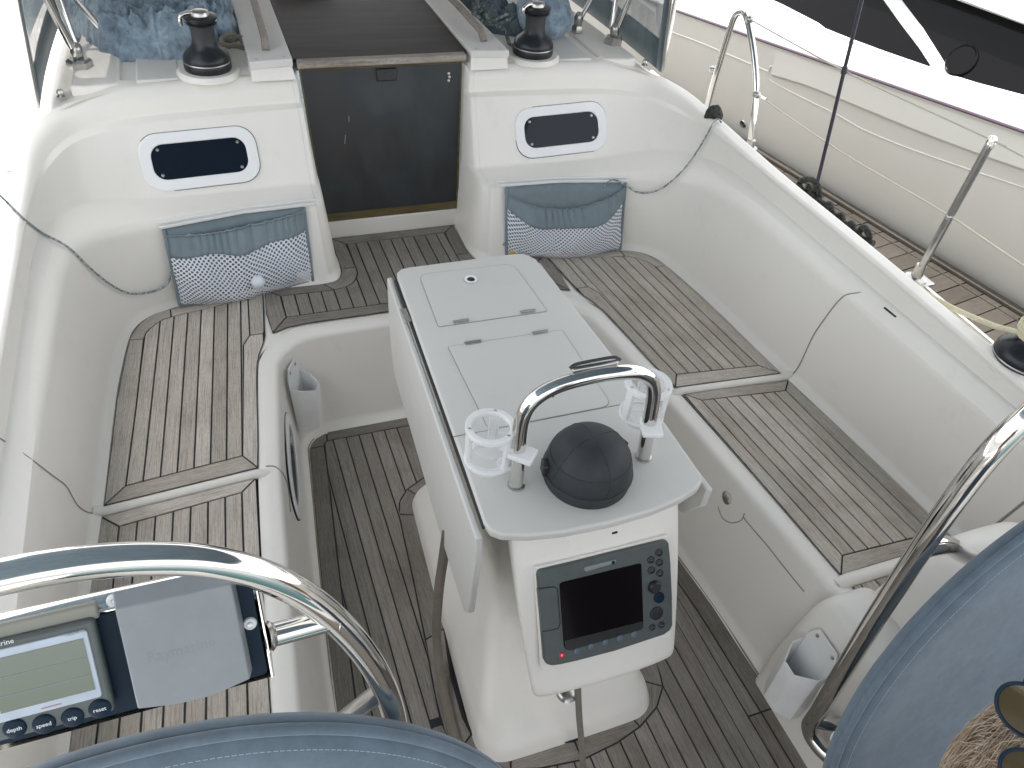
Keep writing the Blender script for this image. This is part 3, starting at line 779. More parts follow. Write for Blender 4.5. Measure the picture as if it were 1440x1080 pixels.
# hatch garages with grab rails
for s, side in ((-1, 'port'), (1, 'starboard')):
    gb = empty('hatch_rail_moulding', (s * .4, 1.27, .64)); tag(gb, 'white %s slide moulding beside the dark hatch' % ('left' if s < 0 else 'right'), 'hatch rail', 'slide mouldings either side of the hatch')
    Q = [(s * .326, 1.278), (s * .472, 1.262), (s * .455, 3.0), (s * .300, 3.0)]
    o = prism('cap', Q if s > 0 else Q[::-1], .655, .682, M['gel_dull'], None, .003); PW(o, gb)
    # fairing below
    V = [(s * .330, 1.284, .656), (s * .468, 1.270, .656), (s * .472, 1.262, .615), (s * .322, 1.262, .615),
         (s * .330, 1.9, .656), (s * .462, 1.9, .656), (s * .480, 1.9, .615), (s * .310, 1.9, .615)]
    bm = bmesh.new(); vs = [bm.verts.new(v) for v in V]
    for f in ((0, 1, 2, 3), (4, 7, 6, 5), (1, 5, 6, 2), (0, 3, 7, 4)): bm.faces.new([vs[i] for i in f])
    o = bm_obj('fairing', bm, M['gel'], None); PW(o, gb)
    V = [(s * .334, 1.272, .668), (s * .470, 1.262, .662), (s * .500, 1.246, .602), (s * .400, 1.243, .598), (s * .345, 1.252, .606)]
    for (x, y) in ((.352, 1.30), (.445, 1.292), (.372, 1.62), (.38, 1.95)):
        PW(lathe('screw_head', [(0, .0012), (.004, .001), (.005, 0)], (s * x, y, .682), M['steel'], None, 10), gb)
    gr = tube('grab_rail', catmull([(s * .405, 1.365, .684), (s * .403, 1.385, .702), (s * .400, 1.43, .715), (s * .393, 1.7, .722), (s * .38, 2.1, .722), (s * .37, 2.6, .722)], 6), .0135, M['teak_trim'], seg=10)
    tag(gr, 'weathered wooden grab rail on the %s slide moulding' % ('left' if s < 0 else 'right'), 'grab rail', 'grab rails on the hatch mouldings')

# ================================================================== PORTLIGHTS in the bulkheads
def rrect(w, h, r, n=6):
    P = []
    for cx, cy, a0 in ((w / 2 - r, h / 2 - r, 0), (-w / 2 + r, h / 2 - r, 90), (-w / 2 + r, -h / 2 + r, 180), (w / 2 - r, -h / 2 + r, 270)):
        for i in range(n + 1): a = math.radians(a0 + 90 * i / n); P.append((cx + r * math.cos(a), cy + r * math.sin(a)))
    return P
def local_prism(name, P, z0, z1, F3, org, mat, parent, bv=0, inner=None, seg=2):
    u, w, n = F3
    bm = bmesh.new()
    def pt(p, z): return org + u * p[0] + w * p[1] + n * z
    lo = [bm.verts.new(pt(p, z0)) for p in P]; hi = [bm.verts.new(pt(p, z1)) for p in P]; m = len(P)
    for i in range(m): bm.faces.new((lo[i], lo[(i + 1) % m], hi[(i + 1) % m], hi[i]))
    if inner:
        li = [bm.verts.new(pt(p, z0)) for p in inner]; hh = [bm.verts.new(pt(p, z1)) for p in inner]
        for i in range(m):
            j = (i + 1) % m
            bm.faces.new((li[j], li[i], hh[i], hh[j])); bm.faces.new((hi[i], hi[j], hh[j], hh[i])); bm.faces.new((lo[j], lo[i], li[i], li[j]))
    else: bm.faces.new(hi); bm.faces.new(lo[::-1])
    o = bm_obj(name, bm, mat, None)
    if bv: bevel(o, bv, seg, 30)
    return PW(o, parent) if parent else o
def portlight(c, nrm, up, w, h, label, group, glass=M['glass_dark'], ratio=.125):
    n = Vector(nrm).normalized(); u = up.cross(n).normalized(); wv = n.cross(u); F3 = (u, wv, n); c = Vector(c)
    e = empty('portlight', c); tag(e, label, 'window', group)
    P = rrect(w, h, h * .34); k = min(w, h) * ratio * 1.55
    Q = rrect(w - 2 * k, h - 2 * k, h * .22)
    local_prism('frame', P, -.006, .008, F3, c, M['frame_w'], e, .004, Q, 3)
    local_prism('pane', rrect(w - 2 * k + .002, h - 2 * k + .002, h * .22), -.004, .0035, F3, c, glass, e)
    local_prism('gasket', rrect(w + .004, h + .004, h * .345), -.006, .0012, F3, c, M['seam_dark'], e)
    for sx in (-1, 1):
        for sy in (-1, 1):
            PW(lathe('screw_head', [(0, .0035), (.004, .003), (.006, 0)], c + u * sx * (w / 2 - k - .025) + wv * sy * (h / 2 - k - .016) + n * .0035, M['steel'], None, 12, n), e)
    return e
bpy.context.view_layer.update()
def on_mould(px, obj=None, off=0.0):
    obj = obj or moulding
    d = ray(px).normalized(); hit, loc, nor, idx = obj.ray_cast(CO, d)
    if not hit: return None
    if nor.dot(d) > 0: nor = -nor
    return loc + nor * off
for s, nm, px in ((-1, 'left', (282, 223)), (1, 'right', (789.5, 182.5))):
    cpt = on_mould(px); dpt = on_mould((px[0] + 30, px[1] - 3.2)); ept = on_mould((px[0] + 4, px[1] + 30))
    n_ = (dpt - cpt).cross(ept - cpt).normalized()
    if n_.y > 0: n_ = -n_
    ux = (dpt - cpt).normalized()
    def plf():
        return portlight(cpt + n_ * .001, n_, n_.cross(ux) if n_.cross(ux).z > 0 else ux.cross(n_), .385, .190,
              'small dark window with white surround in the %s bulkhead' % nm, 'cabin windows either side of the companionway')
    plf()

# ================================================================== MESH POCKETS on the bulkheads
def pocket(side, sag, label, contents):
    s = side
    e = empty('mesh_pocket', (s * .63, .95, .15)); tag(e, label, 'storage pocket', 'mesh pockets under the cabin windows')
    xi, xo = (.372, .835) if s < 0 else (.385, .860)
    def face(t, z):     # t 0 inner .. 1 outer
        x = xi + (xo - xi) * t
        yb = .972 - .030 * (t ** 1.6) if True else 0
        yb = .9715 + (.922 - .9715) * max(0, (x - .56)) / .27 if x > .56 else .976 - .008 * (x - .355) / .2
        return Vector((s * x, yb - .008 - (.285 - z) * .215 * 1.0, z))
    # rail
    bm = bmesh.new()
    L0 = (xi - .045, xo + .012)
    for dz, dy, h in ((.302, .004, .006), (.290, -.002, .009)):
        a = face((L0[0] - xi) / (xo - xi), dz); b2 = face((L0[1] - xi) / (xo - xi), dz)
        mid = face(.45, dz)
        for p, q in ((a, mid), (mid, b2)):
            d = (q - p); M3 = Matrix.Rotation(math.atan2(d.y, d.x), 3, 'Z')
            add_box(bm, (p + q) / 2 + Vector((0, dy - .002, 0)), (d.length, .010, h), M3)
    o = bm_obj('rail', bm, M['plastic_w'], None); bevel(o, .0015); PW(o, e)
    H0, H1 = .283, .012
    nx_, nz_ = 40, 22
    # backing cloth
    V = []; F = []
    for j in range(9):
        for i in range(nx_ + 1):
            t = i / nx_; z = H0 + (H1 - H0) * j / 8
            p = face(t, z); p.y -= .003 + .0015 * math.sin(t * 34 + j); V.append(p)
    for j in range(8):
        for i in range(nx_):
            a = j * (nx_ + 1) + i; F.append((a, a + 1, a + nx_ + 2, a + nx_ + 1))
    o = mesh_obj('backing_cloth', V, F, M['cloth_pocket'], smooth=True); sm = o.modifiers.new('thick', 'SOLIDIFY'); sm.thickness = .003; PW(o, e)
    # gathered band + net
    ph = [random.uniform(0, 6.28) for _ in range(6)]
    def top_z(t): return .262 - sag * (math.sin(PI * min(1, max(0, t))) ** .75) * (1 if s > 0 else .8) + .012 * (1 - t if s < 0 else t)
    def bulge(t, v):
        b_ = math.sin(PI * t) ** .5
        return b_ * (.016 + .050 * math.sin(PI * min(1, v * .78 + .12)) ) + .006 * math.sin(t * 19 + ph[0]) * math.sin(PI * v) + .004 * math.sin(t * 9 + v * 7 + ph[1])
    nb = 150; V = []; F = []; rows = 7
    bh = .062
    for j in range(rows + 1):
        v = j / rows
        for i in range(nb + 1):
            t = i / nb; z = top_z(t) - bh * v * (1 + .12 * math.sin(t * 13 + ph[2]))
            p = face(t, z)
            pl = (abs(math.sin(t * 47 + 2.2 * math.sin(t * 11 + ph[3]))) - .5) * .011 * math.sin(t * PI) ** .3 * (.35 + .65 * math.sin(PI * min(1, v * .8 + .2)))
            p.y -= bulge(t, v * .28) * (.75 + .35 * v) + pl + .004; V.append(p)
    for j in range(rows):
        for i in range(nb):
            a = j * (nb + 1) + i; F.append((a, a + 1, a + nb + 2, a + nb + 1))
    o = mesh_obj('gathered_band', V, F, M['cloth_pocket'], smooth=True); sm = o.modifiers.new('thick', 'SOLIDIFY'); sm.thickness = .002; PW(o, e)
    o = tube('hem_cord', [V[i] + Vector((0, -.001, .001)) for i in range(0, nb + 1)], .0032, M['cloth_pocket'], seg=6); PW(o, e)
    V2 = []; F2 = []; uv = []; rn = 26
    for j in range(rn + 1):
        v = j / rn
        for i in range(nb + 1):
            t = i / nb; zt = top_z(t) - bh * (1 + .12 * math.sin(t * 13 + ph[2]))
            zb = H1 - .028 * math.sin(PI * t) ** 1.2 + .006 * math.sin(t * 8)
            z = zt + (zb - zt) * v
            p = face(t, max(z, -.03)); vv = .28 + .72 * v
            yb = bulge(t, vv) * (1.0 if v < .75 else 1.0 - ((v - .75) / .25) ** 2 * .9)
            p.y -= yb + .006 + .003 * math.sin(t * 60 + v * 3) * math.sin(PI * v) * .6
            p.z = z; V2.append(p)
            uv.append((t * (xo - xi) * 1.15 + .004 * math.sin(v * 9 + t * 14), v * .22 + .008 * math.sin(t * 8 + ph[4])))
    for j in range(rn):
        for i in range(nb):
            a = j * (nb + 1) + i; F2.append((a, a + 1, a + nb + 2, a + nb + 1))
    o = mesh_obj('net', V2, F2, M['net'], smooth=True, uvs=uv); PW(o, e)
    for tt in (0, 1):
        pts = [face(tt, z) + Vector((0, -.007, 0)) for z in [H0 + (H1 - H0) * k / 6 for k in range(7)]]
        o = tube('side_binding', pts, .006, M['cloth_pocket'], seg=6); PW(o, e)
    pts = [V2[rn * (nb + 1) + i] for i in range(nb + 1)]
    o = tube('bottom_binding', pts, .0028, M['cloth_pocket'], seg=6); PW(o, e)
    return e, face
pk1, f1_ = pocket(-1, .020, 'blue grey pocket with white net under the left window, its mouth nearly straight', None)
pk2, f2_ = pocket(1, .075, 'blue grey pocket with white net under the right window, its mouth sagging open', None)
p = f1_(.42, .075); o = lathe('foam_ball', [(0, .024), (.013, .020), (.021, .010), (.024, 0), (.021, -.010), (.013, -.020), (0, -.024)], p + Vector((0, -.070, 0)), M['white_ball'], None, 20)
tag(o, 'white round ball bulging in the net of the left pocket', 'ball')
p = f2_(.42, .150); o = box('clothes_peg', p + Vector((0, -.032, 0)), (.075, .012, .020), M['red'], bev=.004); tag(o, 'red plastic piece seen through the net of the right pocket', 'peg')
for t_, z_, c_ in ((.06, .03, 'yellow'), (.36, .012, 'yellow'), (.5, .02, 'red')):
    p = f2_(t_, z_); o = box('clothes_peg', p + Vector((0, -.030 if t_ > .1 else -.014, 0)), (.034, .010, .016), M[c_], bev=.003)
    tag(o, {.06: 'yellow scrap in the bottom left corner of the right pocket', .36: 'yellow scrap at the bottom middle of the right pocket', .5: 'small red scrap at the bottom of the right pocket'}[t_], 'peg')
# drain screws
for px, nm in (((437, 381), 'left'), ((710, 342.7), 'right')):
    o = lathe('drain_plug', [(0, .004), (.004, .004), (.007, .002), (.008, 0)], (-.376 if nm == 'left' else .376, .916, .062), M['steel'], None, 14, (0, -1, .2))
    tag(o, 'small round metal fitting low on the %s bulkhead' % nm, 'fitting', 'small fittings low on the bulkheads')
# small socket plate on the starboard jamb
o = box('switch_plate', (.2985 - .010, 1.055, .155), (.004, .045, .07), M['plastic_w'], bev=.002); tag(o, 'small white plate on the right side of the companionway', 'plate')

# ================================================================== WINCHES on the coachroof
def winch(c, k, label, cat='winch', group=None, lever=True, lev_ang=PI, hl=1.0):
    e = empty('winch', c); tag(e, label, cat, group); c = Vector(c)
    a = lambda name, prof, mat, seg=40: PW(lathe(name, [(r * k, z * k * hl) for r, z in prof], c, mat, None, seg), e)
    a('base', [(0, .0), (.083, .0), (.085, .006), (.085, .026), (.0825, .030), (.0835, .033), (.083, .045), (.074, .060), (.056, .075), (.046, .086), (.043, .098)], M['winch'])
    a('base_ring', [(.0848, .0275), (.0858, .029), (.0858, .031), (.0848, .0325)], M['steel'])
    a('drum', [(.043, .096), (.041, .110), (.0415, .140), (.045, .158), (.047, .162)], M['rubber'])
    a('self_tailer', [(.036, .160), (.053, .160), (.057, .166), (.050, .171), (.050, .175), (.058, .180), (.058, .186), (.040, .190), (0, .190)], M['winch'])
    if lever:
        z0 = c.z + .190 * k * hl
        a('top_cap', [(0, .206), (.020, .206), (.030, .202), (.034, .192), (.034, .188)], M['steel'])
        d = Vector((math.cos(lev_ang), math.sin(lev_ang), 0))
        pts = catmull([c + Vector((0, 0, .197 * k * hl)) + d * .018 * k, c + Vector((0, 0, .199 * k * hl)) + d * .045 * k, c + Vector((0, 0, .192 * k * hl)) + d * .066 * k, c + Vector((0, 0, .178 * k * hl)) + d * .072 * k, c + Vector((0, 0, .158 * k * hl)) + d * .070 * k], 6)
        PW(tube('feeder_arm', pts, [.0075 * k] * (len(pts) - 3) + [.006 * k] * 3, M['chrome'], seg=10), e)
    return e
winch((-.605, 1.352, .636), .93, 'black winch with steel feeder arm beside the crumpled blue cover on the left', group='winches on the coachroof', lev_ang=math.radians(192), hl=1.0)
winch((.605, 1.352, .636), .93, 'black winch with steel feeder arm beside the round blue bundle on the right', group='winches on the coachroof', lev_ang=math.radians(200), hl=1.0)

# ================================================================== blue sail covers and ropes on the coachroof
def blob(name, c, sz, mat, seed, label, cat, n=64, wrinkle=.12, vert=False):
    rnd = random.Random(seed); c = Vector(c)
    fr = [(rnd.uniform(2, 5), rnd.uniform(2, 6), rnd.uniform(0, 6.3), rnd.uniform(.5, 1)) for _ in range(5)] + [(rnd.uniform(9, 16), rnd.uniform(8, 18), rnd.uniform(0, 6.3), rnd.uniform(.15, .4)) for _ in range(8)]
    V = []; F = []; m = n // 2
    for j in range(m + 1):
        th = PI * j / m
        for i in range(n):
            ph = 2 * PI * i / n
            w = 0
            for a, b2, p0, am in fr:
                val = math.sin(a * th + p0 + 1.3 * math.sin(round(b2) * ph + p0 * 2)) * am
                w += (1 - abs(val)) * .5 if a > 8 else val * .5
            if vert: w += 1.0 * abs(math.sin(13 * ph + 1.5 * math.sin(2 * th))) * math.sin(th)
            r = 1 + wrinkle * w
            V.append(c + Vector((math.sin(th) * math.cos(ph) * sz[0] * r, math.sin(th) * math.sin(ph) * sz[1] * r, max(-.92, math.cos(th)) * sz[2] * r)))
    for j in range(m):
        for i in range(n):
            a, b2 = j * n + i, j * n + (i + 1) % n; F.append((a, a + n, b2 + n, b2))
    o = mesh_obj(name, V, F, mat, smooth=True)
    bm = bmesh.new(); bm.from_mesh(o.data); bmesh.ops.remove_doubles(bm, verts=bm.verts, dist=.0004); bmesh.ops.recalc_face_normals(bm, faces=bm.faces); bm.to_mesh(o.data); bm.free()
    if label: tag(o, label, cat)
    return o
# crumpled cover: a draped heap built from a noisy height field
def heap(name, pts_outline, z0, h, mat, seed, label, cat, n=170):
    from mathutils import noise as mn
    xs = [p[0] for p in pts_outline]; ys = [p[1] for p in pts_outline]
    x0, x1, y0, y1 = min(xs), max(xs), min(ys), max(ys); V = []; F = []; idx = {}
    def inside_d(x, y):
        d = 9; c = False; m = len(pts_outline)
        for i in range(m):
            ax, ay = pts_outline[i]; bx, by = pts_outline[(i + 1) % m]
            if (ay > y) != (by > y) and x < (bx - ax) * (y - ay) / (by - ay) + ax: c = not c
            t = max(0, min(1, ((x - ax) * (bx - ax) + (y - ay) * (by - ay)) / ((bx - ax) ** 2 + (by - ay) ** 2))); d = min(d, math.hypot(x - ax - t * (bx - ax), y - ay - t * (by - ay)))
        return d if c else -d
    ny = int(n * (y1 - y0 + .06) / (x1 - x0 + .06))
    for j in range(ny + 1):
        for i in range(n + 1):
            x = x0 - .03 + (x1 - x0 + .06) * i / n; y = y0 - .03 + (y1 - y0 + .06) * j / ny
            d = inside_d(x, y)
            if d < -.012: continue
            e = max(0, min(1, d / .07)); e = math.sqrt(1 - (1 - e) ** 2)
            a = mn.noise(Vector((x * 6 + seed, y * 5, 1))); b2 = 1 - abs(mn.noise(Vector((x * 14 + seed + a * 1.5, y * 11, 4)))) * 2; c3 = 1 - abs(mn.noise(Vector((x * 30 + a * 4, y * 24 + seed, 9)))) * 2; c4 = 1 - abs(mn.noise(Vector((x * 70 + b2 * 2, y * 52 + seed, 3)))) * 2
            z = z0 + e * (h * (.62 + .30 * a) + .046 * b2 + .026 * c3 + .009 * c4)
            idx[(i, j)] = len(V); V.append((x + .010 * b2, y - .020 * e * (1 - e) + .008 * c3, z))
    for j in range(ny):
        for i in range(n):
            k_ = [(i, j), (i + 1, j), (i + 1, j + 1), (i, j + 1)]
            if all(q in idx for q in k_): F.append([idx[q] for q in k_])
    o = mesh_obj(name, V, F, mat, smooth=True); tag(o, label, cat); return o
heap('folded_cover', [(-1.03, 1.80), (-.96, 1.60), (-.86, 1.50), (-.74, 1.47), (-.60, 1.50), (-.55, 1.60), (-.56, 1.95), (-.66, 2.7), (-1.12, 2.7), (-1.14, 2.1)], .60, .155, M['cloth_sail'], 3.3, 'large crumpled faded blue cover lying on the coachroof at the left', 'cover')
heap('folded_cover', [(-.62, 1.62), (-.50, 1.60), (-.47, 1.68), (-.46, 2.1), (-.60, 2.1)], .62, .11, M['cloth_sail'], 8.1, 'small loose fold of blue cloth between the left winch and the slide moulding', 'cover')
blob('rolled_bundle', (.745, 1.60, .705), (.098, .12, .085), M['cloth_sail'], 5, 'round gathered blue grey bundle on the coachroof behind the right winch', 'bundle', 96, .045, True)
heap('folded_cover', [(.50, 1.62), (.62, 1.56), (.68, 1.62), (.68, 2.3), (.47, 2.3)], .61, .085, M['cloth_trim'], 5.7, 'dark folded cloth under the ropes behind the right winch', 'cover')
def wander(c, r, n, seed, z, turns=3.0):
    rnd = random.Random(seed); P = []
    for i in range(n):
        a = 2 * PI * turns * i / n; rr = r * (.55 + .45 * rnd.random())
        P.append((c[0] + rr * math.cos(a) * 1.2, c[1] + rr * math.sin(a), z + rnd.uniform(0, .035)))
    return catmull(P, 7)
o = tube('coiled_rope', wander((.55, 1.66), .085, 26, 4, .665), .0075, M['rope_green'], seg=7); tag(o, 'grey green rope coil lying behind the right winch', 'rope')
o = tube('coiled_rope', catmull([(.50, 1.62, .70), (.49, 1.56, .70), (.515, 1.50, .69), (.54, 1.49, .67), (.535, 1.43, .65), (.555, 1.42, .645), (.60, 1.46, .65)], 8), .0075, M['rope_green'], seg=8); tag(o, 'loose loop of grey green rope beside the right winch', 'rope')
o = tube('coiled_rope', wander((-.50, 1.50), .050, 22, 9, .650), .007, M['strap'], seg=7); tag(o, 'brownish rope coil between the left winch and the slide moulding', 'rope')
bm = bmesh.new()
for i in range(5):
    add_tube(bm, catmull([(-.30 + .02 * random.random(), 2.02 + i * .022, .715 + .012 * (i % 2)), (-.22, 2.00 + i * .024, .722), (-.12, 2.02 + i * .02, .716), (-.04, 2.05 + i * .018, .714 + .01 * (i % 2))], 6), .010, 7)
o = bm_obj('coiled_rope', bm, M['rope_green']); tag(o, 'flaked grey green rope lying on top of the sliding hatch', 'rope')

# ================================================================== thin fleck ropes across the bulkheads
def thin(name, pxs, label):
    pts = []
    for p, y in pxs:
        q = on_mould(p)
        if q is None or abs(q.y - y) > .6: q = at_y(p, y)
        pts.append(q + (CO - q).normalized() * .022)
    pts = catmull(pts, 7)
    o = tube(name, pts, .0036, M['rope_fleck'], seg=8); tag(o, label, 'rope'); return o
thin('thin_rope', [((-30, 250), .60), ((0, 275), .62), ((30, 305), .66), ((60, 328), .70), ((95, 347), .74), ((130, 380), .80), ((160, 403), .84), ((185, 413), .86), ((215, 410), .87), ((235, 399), .88), ((243, 375), .875), ((250, 352), .872), ((262, 332), .868), ((272, 331), .885)], 'thin blue flecked rope hanging from the left coaming into the left pocket')
thin('thin_rope', [((850, 262), .87), ((858, 254), .868), ((868, 254), .872), ((882, 262), .872), ((895, 270), .868), ((912, 271), .862), ((932, 264), .855), ((955, 245), .85), ((972, 225), .85), ((985, 205), .86), ((995, 188), .875), ((1003, 173), .885), ((1010, 167), .89), ((1014, 172), .87)], 'thin blue flecked rope hanging from the right coaming into the right pocket')

# ================================================================== seat back lockers: lid seams
def seam(pxs, fn, label, r=.0022, mat='seam', name='seam', sub=6):
    P = []
    for p in pxs: P.append(fn(p))
    P = catmull(P, sub)
    # push onto the moulding
    o = tube(name, P, r, M[mat], seg=6); return o
def seam_on(pxs, obj, name, mat='seam', r=.0020, sub=5, parent=None):
    pp = catmull([Vector((p[0], p[1], 0)) for p in pxs], sub)
    P = [q for q in (on_mould((p.x, p.y), obj, .0009) for p in pp) if q is not None]
    if len(P) < 2: return None
    o = tube(name, P, r, M[mat], seg=6); tag(o, kind='structure')
    return o
seam_on([(1106, 531), (1116, 525), (1125, 512), (1133, 495), (1145, 470), (1160, 448), (1175, 428), (1185, 418), (1192, 414), (1205, 412), (1217, 411), (1222, 413), (1235, 425), (1252, 441), (1280, 470), (1320, 507), (1360, 548), (1410, 597), (1436, 622)], moulding, 'locker_lid_gap', r=.0021, sub=9)
seam_on([(0, 617), (25, 633), (50, 651), (75, 670), (92, 683), (102, 700), (110, 712), (122, 720), (134, 722), (142, 720)], moulding, 'locker_lid_gap', r=.0018)
seam_on([(1440, 706), (1425, 718), (1410, 730), (1398, 740), (1390, 752)], moulding, 'locker_lid_gap', r=.0034)
# ridge of the lid continuing down the footwell side
seam_on([(374, 656), (385, 656), (393, 661), (400, 671), (405, 690), (408, 720)], liner, 'locker_lid_gap', r=.0022)
seam_on([(1046, 728), (1060, 745), (1080, 768), (1105, 800), (1131, 832)], liner, 'locker_lid_gap', r=.0018)
o = box('lid_hinge', on_mould((1252, 441)) + Vector((-.003, 0, .003)), (.006, .052, .010), M['black'], bev=.002, M3=Matrix.Rotation(math.radians(2), 3, 'Z')); tag(o, 'small dark hinge at the top of the right seat back lid', 'hinge')
# latch on the starboard footwell side
lc = on_mould((1022, 700), liner); ln = Vector((-.99, 0, .13))
la = empty('locker_latch', lc); tag(la, 'small chrome flush latch on the right footwell side', 'latch')
PW(lathe('ring', [(0, .002), (.017, .003), (.021, .0015), (.021, -.004)], lc, M['chrome'], None, 24, ln), la)
PW(box('tongue', lc + ln * .004, (.004, .022, .012), M['steel'], bev=.001), la)
# recess shade line below the latch
seam_on([(1010, 712), (1016, 728), (1028, 735), (1042, 732), (1047, 722)], liner, 'latch_recess_edge', r=.0014)

# ================================================================== footwell side: handle pocket and portlight (left)
def wall_frame(s):
    a = Vector((s * .586, .25, 0)); b2 = Vector((s * .652, -.40, 0)); c = Vector((s * .540, .25, -.385))
    n = (b2 - a).cross(c - a).normalized()
    if n.x * s > 0: n = -n
    return a, n
wa, wn_ = wall_frame(-1)
q0 = at_plane((405, 580), wa, wn_); q1 = at_plane((416, 700), wa, wn_)
fw = empty('footwell_portlight', (q0 + q1) / 2); tag(fw, 'long narrow dark window with white frame low in the left footwell side', 'window')
uw = wn_.cross(Vector((0, 0, 1))).normalized(); vw = uw.cross(wn_).normalized()
if vw.z < 0: vw = -vw
cw_ = Vector((-.5985, .175, -.165)); cw_ = cw_ - wn_ * wn_.dot(cw_ - wa) + wn_ * .001
print('FW portlight projects', [tuple(round(v) for v in ((RM @ (cw_ + uw * a + vw * b2 - CO)).x / (RM @ (cw_ + uw * a + vw * b2 - CO)).z * CF + 720, 540 - (RM @ (cw_ + uw * a + vw * b2 - CO)).y / (RM @ (cw_ + uw * a + vw * b2 - CO)).z * CF)) for a, b2 in ((-.23, 0), (.23, 0), (0, .09), (0, -.09))])
F3 = (uw, vw, wn_)
def ell(a, b2, n=36, pw=2.6): return [(a * math.copysign(abs(math.cos(2 * PI * i / n)) ** (2 / pw), math.cos(2 * PI * i / n)), b2 * math.copysign(abs(math.sin(2 * PI * i / n)) ** (2 / pw), math.sin(2 * PI * i / n))) for i in range(n)]
local_prism('frame', ell(.20, .095), -.004, .007, F3, cw_, M['frame_w'], fw, .003, ell(.165, .058))
local_prism('pane', ell(.166, .059), -.004, .003, F3, cw_, M['glass_dark'], fw)
local_prism('gasket', ell(.2025, .0975), -.004, .0012, F3, cw_, M['seam_dark'], fw)
def handle_pocket(c, n, label, h=.25, w=.10, d=.075, vee=True):
    n = Vector(n).normalized(); up = Vector((0, 0, 1)); u = up.cross(n).normalized(); w_ = n.cross(u).normalized()
    e = empty('handle_pocket', c); tag(e, label, 'pocket', 'white winch handle pockets'); c = Vector(c)
    local_prism('back_plate', [(-w / 2, -h), (w / 2, -h), (w / 2, -.02), (w / 2 - .02, .018), (-w / 2 + .02, .018), (-w / 2, -.02)], 0, .004, (u, w_, n), c, M['plastic_w'], e, .0012)
    # cup with tapering hollow
    bm = bmesh.new(); n8 = 5
    prof = [(-w / 2, 0), (-w / 2, .45 * d), (-w * .18, d), (w * .18, d), (w / 2, .45 * d), (w / 2, 0)]
    rows = []
    for k_, (zz, sc, wall) in enumerate(((-.045, 1, 0), (-h * .55, .93, 0), (-h, .80, 0))):
        rows.append([c + u * (x * (.96 + .04 * sc)) + n * (.004 + y * sc) + w_ * (zz - (.030 if (k_ == 0 and 0 < i < 5) else 0) * (1 if i in (2, 3) else .4)) for i, (x, y) in enumerate(prof)])
    for r in rows: r[:] = [bm.verts.new(p) for p in r]
    for a, b2 in zip(rows[:-1], rows[1:]):
        for i in range(5): bm.faces.new((a[i], a[i + 1], b2[i + 1], b2[i]))
    bm.faces.new(rows[-1])
    o = bm_obj('cup', bm, M['plastic_w']); sm = o.modifiers.new('t', 'SOLIDIFY'); sm.thickness = .003; sm.offset = 0; bevel(o, .004, 2, 20); PW(o, e)
    for sx in (-1, 1): PW(lathe('screw_head', [(0, .003), (.005, .002), (.006, 0)], c + u * sx * (w / 2 - .025) + w_ * -.002 + n * .004, M['steel'], None, 12, n), e)
    return e
handle_pocket((-.515, .515, -.060), (.86, -.45, .08), 'white plastic pocket in the forward left corner of the footwell')

# ================================================================== COCKPIT TABLE
tb = empty('cockpit_table', (0, -.30, ZS)); tag(tb, 'white cockpit table with drop leaves on a broad moulded pedestal', 'table')
ZTAB = .425
top_out = [(-.165, .305), (-.192, .300), (-.206, .284), (-.210, .262), (-.228, -.10), (-.247, -.50), (-.256, -.655), (-.250, -.680), (-.232, -.697), (-.18, -.714), (-.10, -.727), (0, -.731), (.10, -.727), (.18, -.714), (.232, -.697), (.254, -.680), (.262, -.655), (.262, -.50), (.242, -.10), (.218, .262), (.206, .284), (.192, .300), (.165, .305)]
tt = prism('tabletop', [(x * 1.0, y) for x, y in top_out], ZTAB - .022, ZTAB, M['gel_table'], None, .006, 3); PW(tt, tb)
def lid(P, nm='lid'):
    Q = inset(P, 0); o = prism(nm, Q, ZTAB - .004, ZTAB + .0022, M['gel_table'], None, .0012, 2); PW(o, tb)
    bm = bmesh.new(); add_tube(bm, [(p[0], p[1], ZTAB) for p in Q], .0020, 6, True); g = bm_obj('lid_gap', bm, M['seam'], None); PW(g, tb); return o
def rpoly(P, r, n=4):
    out = []; m = len(P)
    for i in range(m):
        a, b2, c = Vector(P[i - 1]), Vector(P[i]), Vector(P[(i + 1) % m]); A = b2 + (a - b2).normalized() * r[i]; C = b2 + (c - b2).normalized() * r[i]
        for k in range(n + 1): t = k / n; q = (1 - t) ** 2 * A + 2 * t * (1 - t) * b2 + t * t * C; out.append((q.x, q.y))
    return out
fl = lid(rpoly([(-.148, .256), (-.162, .006), (.150, .002), (.138, .250)], [.030, .005, .008, .030]))
al = lid(rpoly([(-.162, -.082), (-.158, -.400), (.160, -.400), (.157, -.088)], [.006, .02, .03, .008]))
PW(lathe('finger_hole', [(0, .0005), (.011, .0005), (.0135, .0035), (.018, .0042), (.0195, .002)], (-.010, .197, ZTAB + .002), M['plastic_w'], None, 24), tb)
PW(lathe('hole_shadow', [(0, .0), (.0115, .0)], (-.010, .197, ZTAB + .0032), M['seam_dark'], None, 24), tb)
bm = bmesh.new(); add_tube(bm, [(-.245, -.400, ZTAB), (.25, -.402, ZTAB)], .0014, 6); PW(bm_obj('joint_line', bm, M['seam'], None), tb)
for x, y in ((-.098, .012), (.095, .010), (-.095, -.083), (.094, -.086)):
    h = PW(box('hinge', (x, y, ZTAB + .0035), (.044, .012, .004), M['steel'], bev=.001), tb)
    PW(tube('hinge_pin', [(x - .022, y, ZTAB + .0065), (x + .022, y, ZTAB + .0065)], .0028, M['steel'], seg=8), tb)
for i in range(5): PW(tube('hinge_gap', [(-.110 + i * .006, .012, ZTAB + .0072), (-.107 + i * .006, .012, ZTAB + .0096)], .0008, M['seam_dark'], seg=6), tb) if False else None
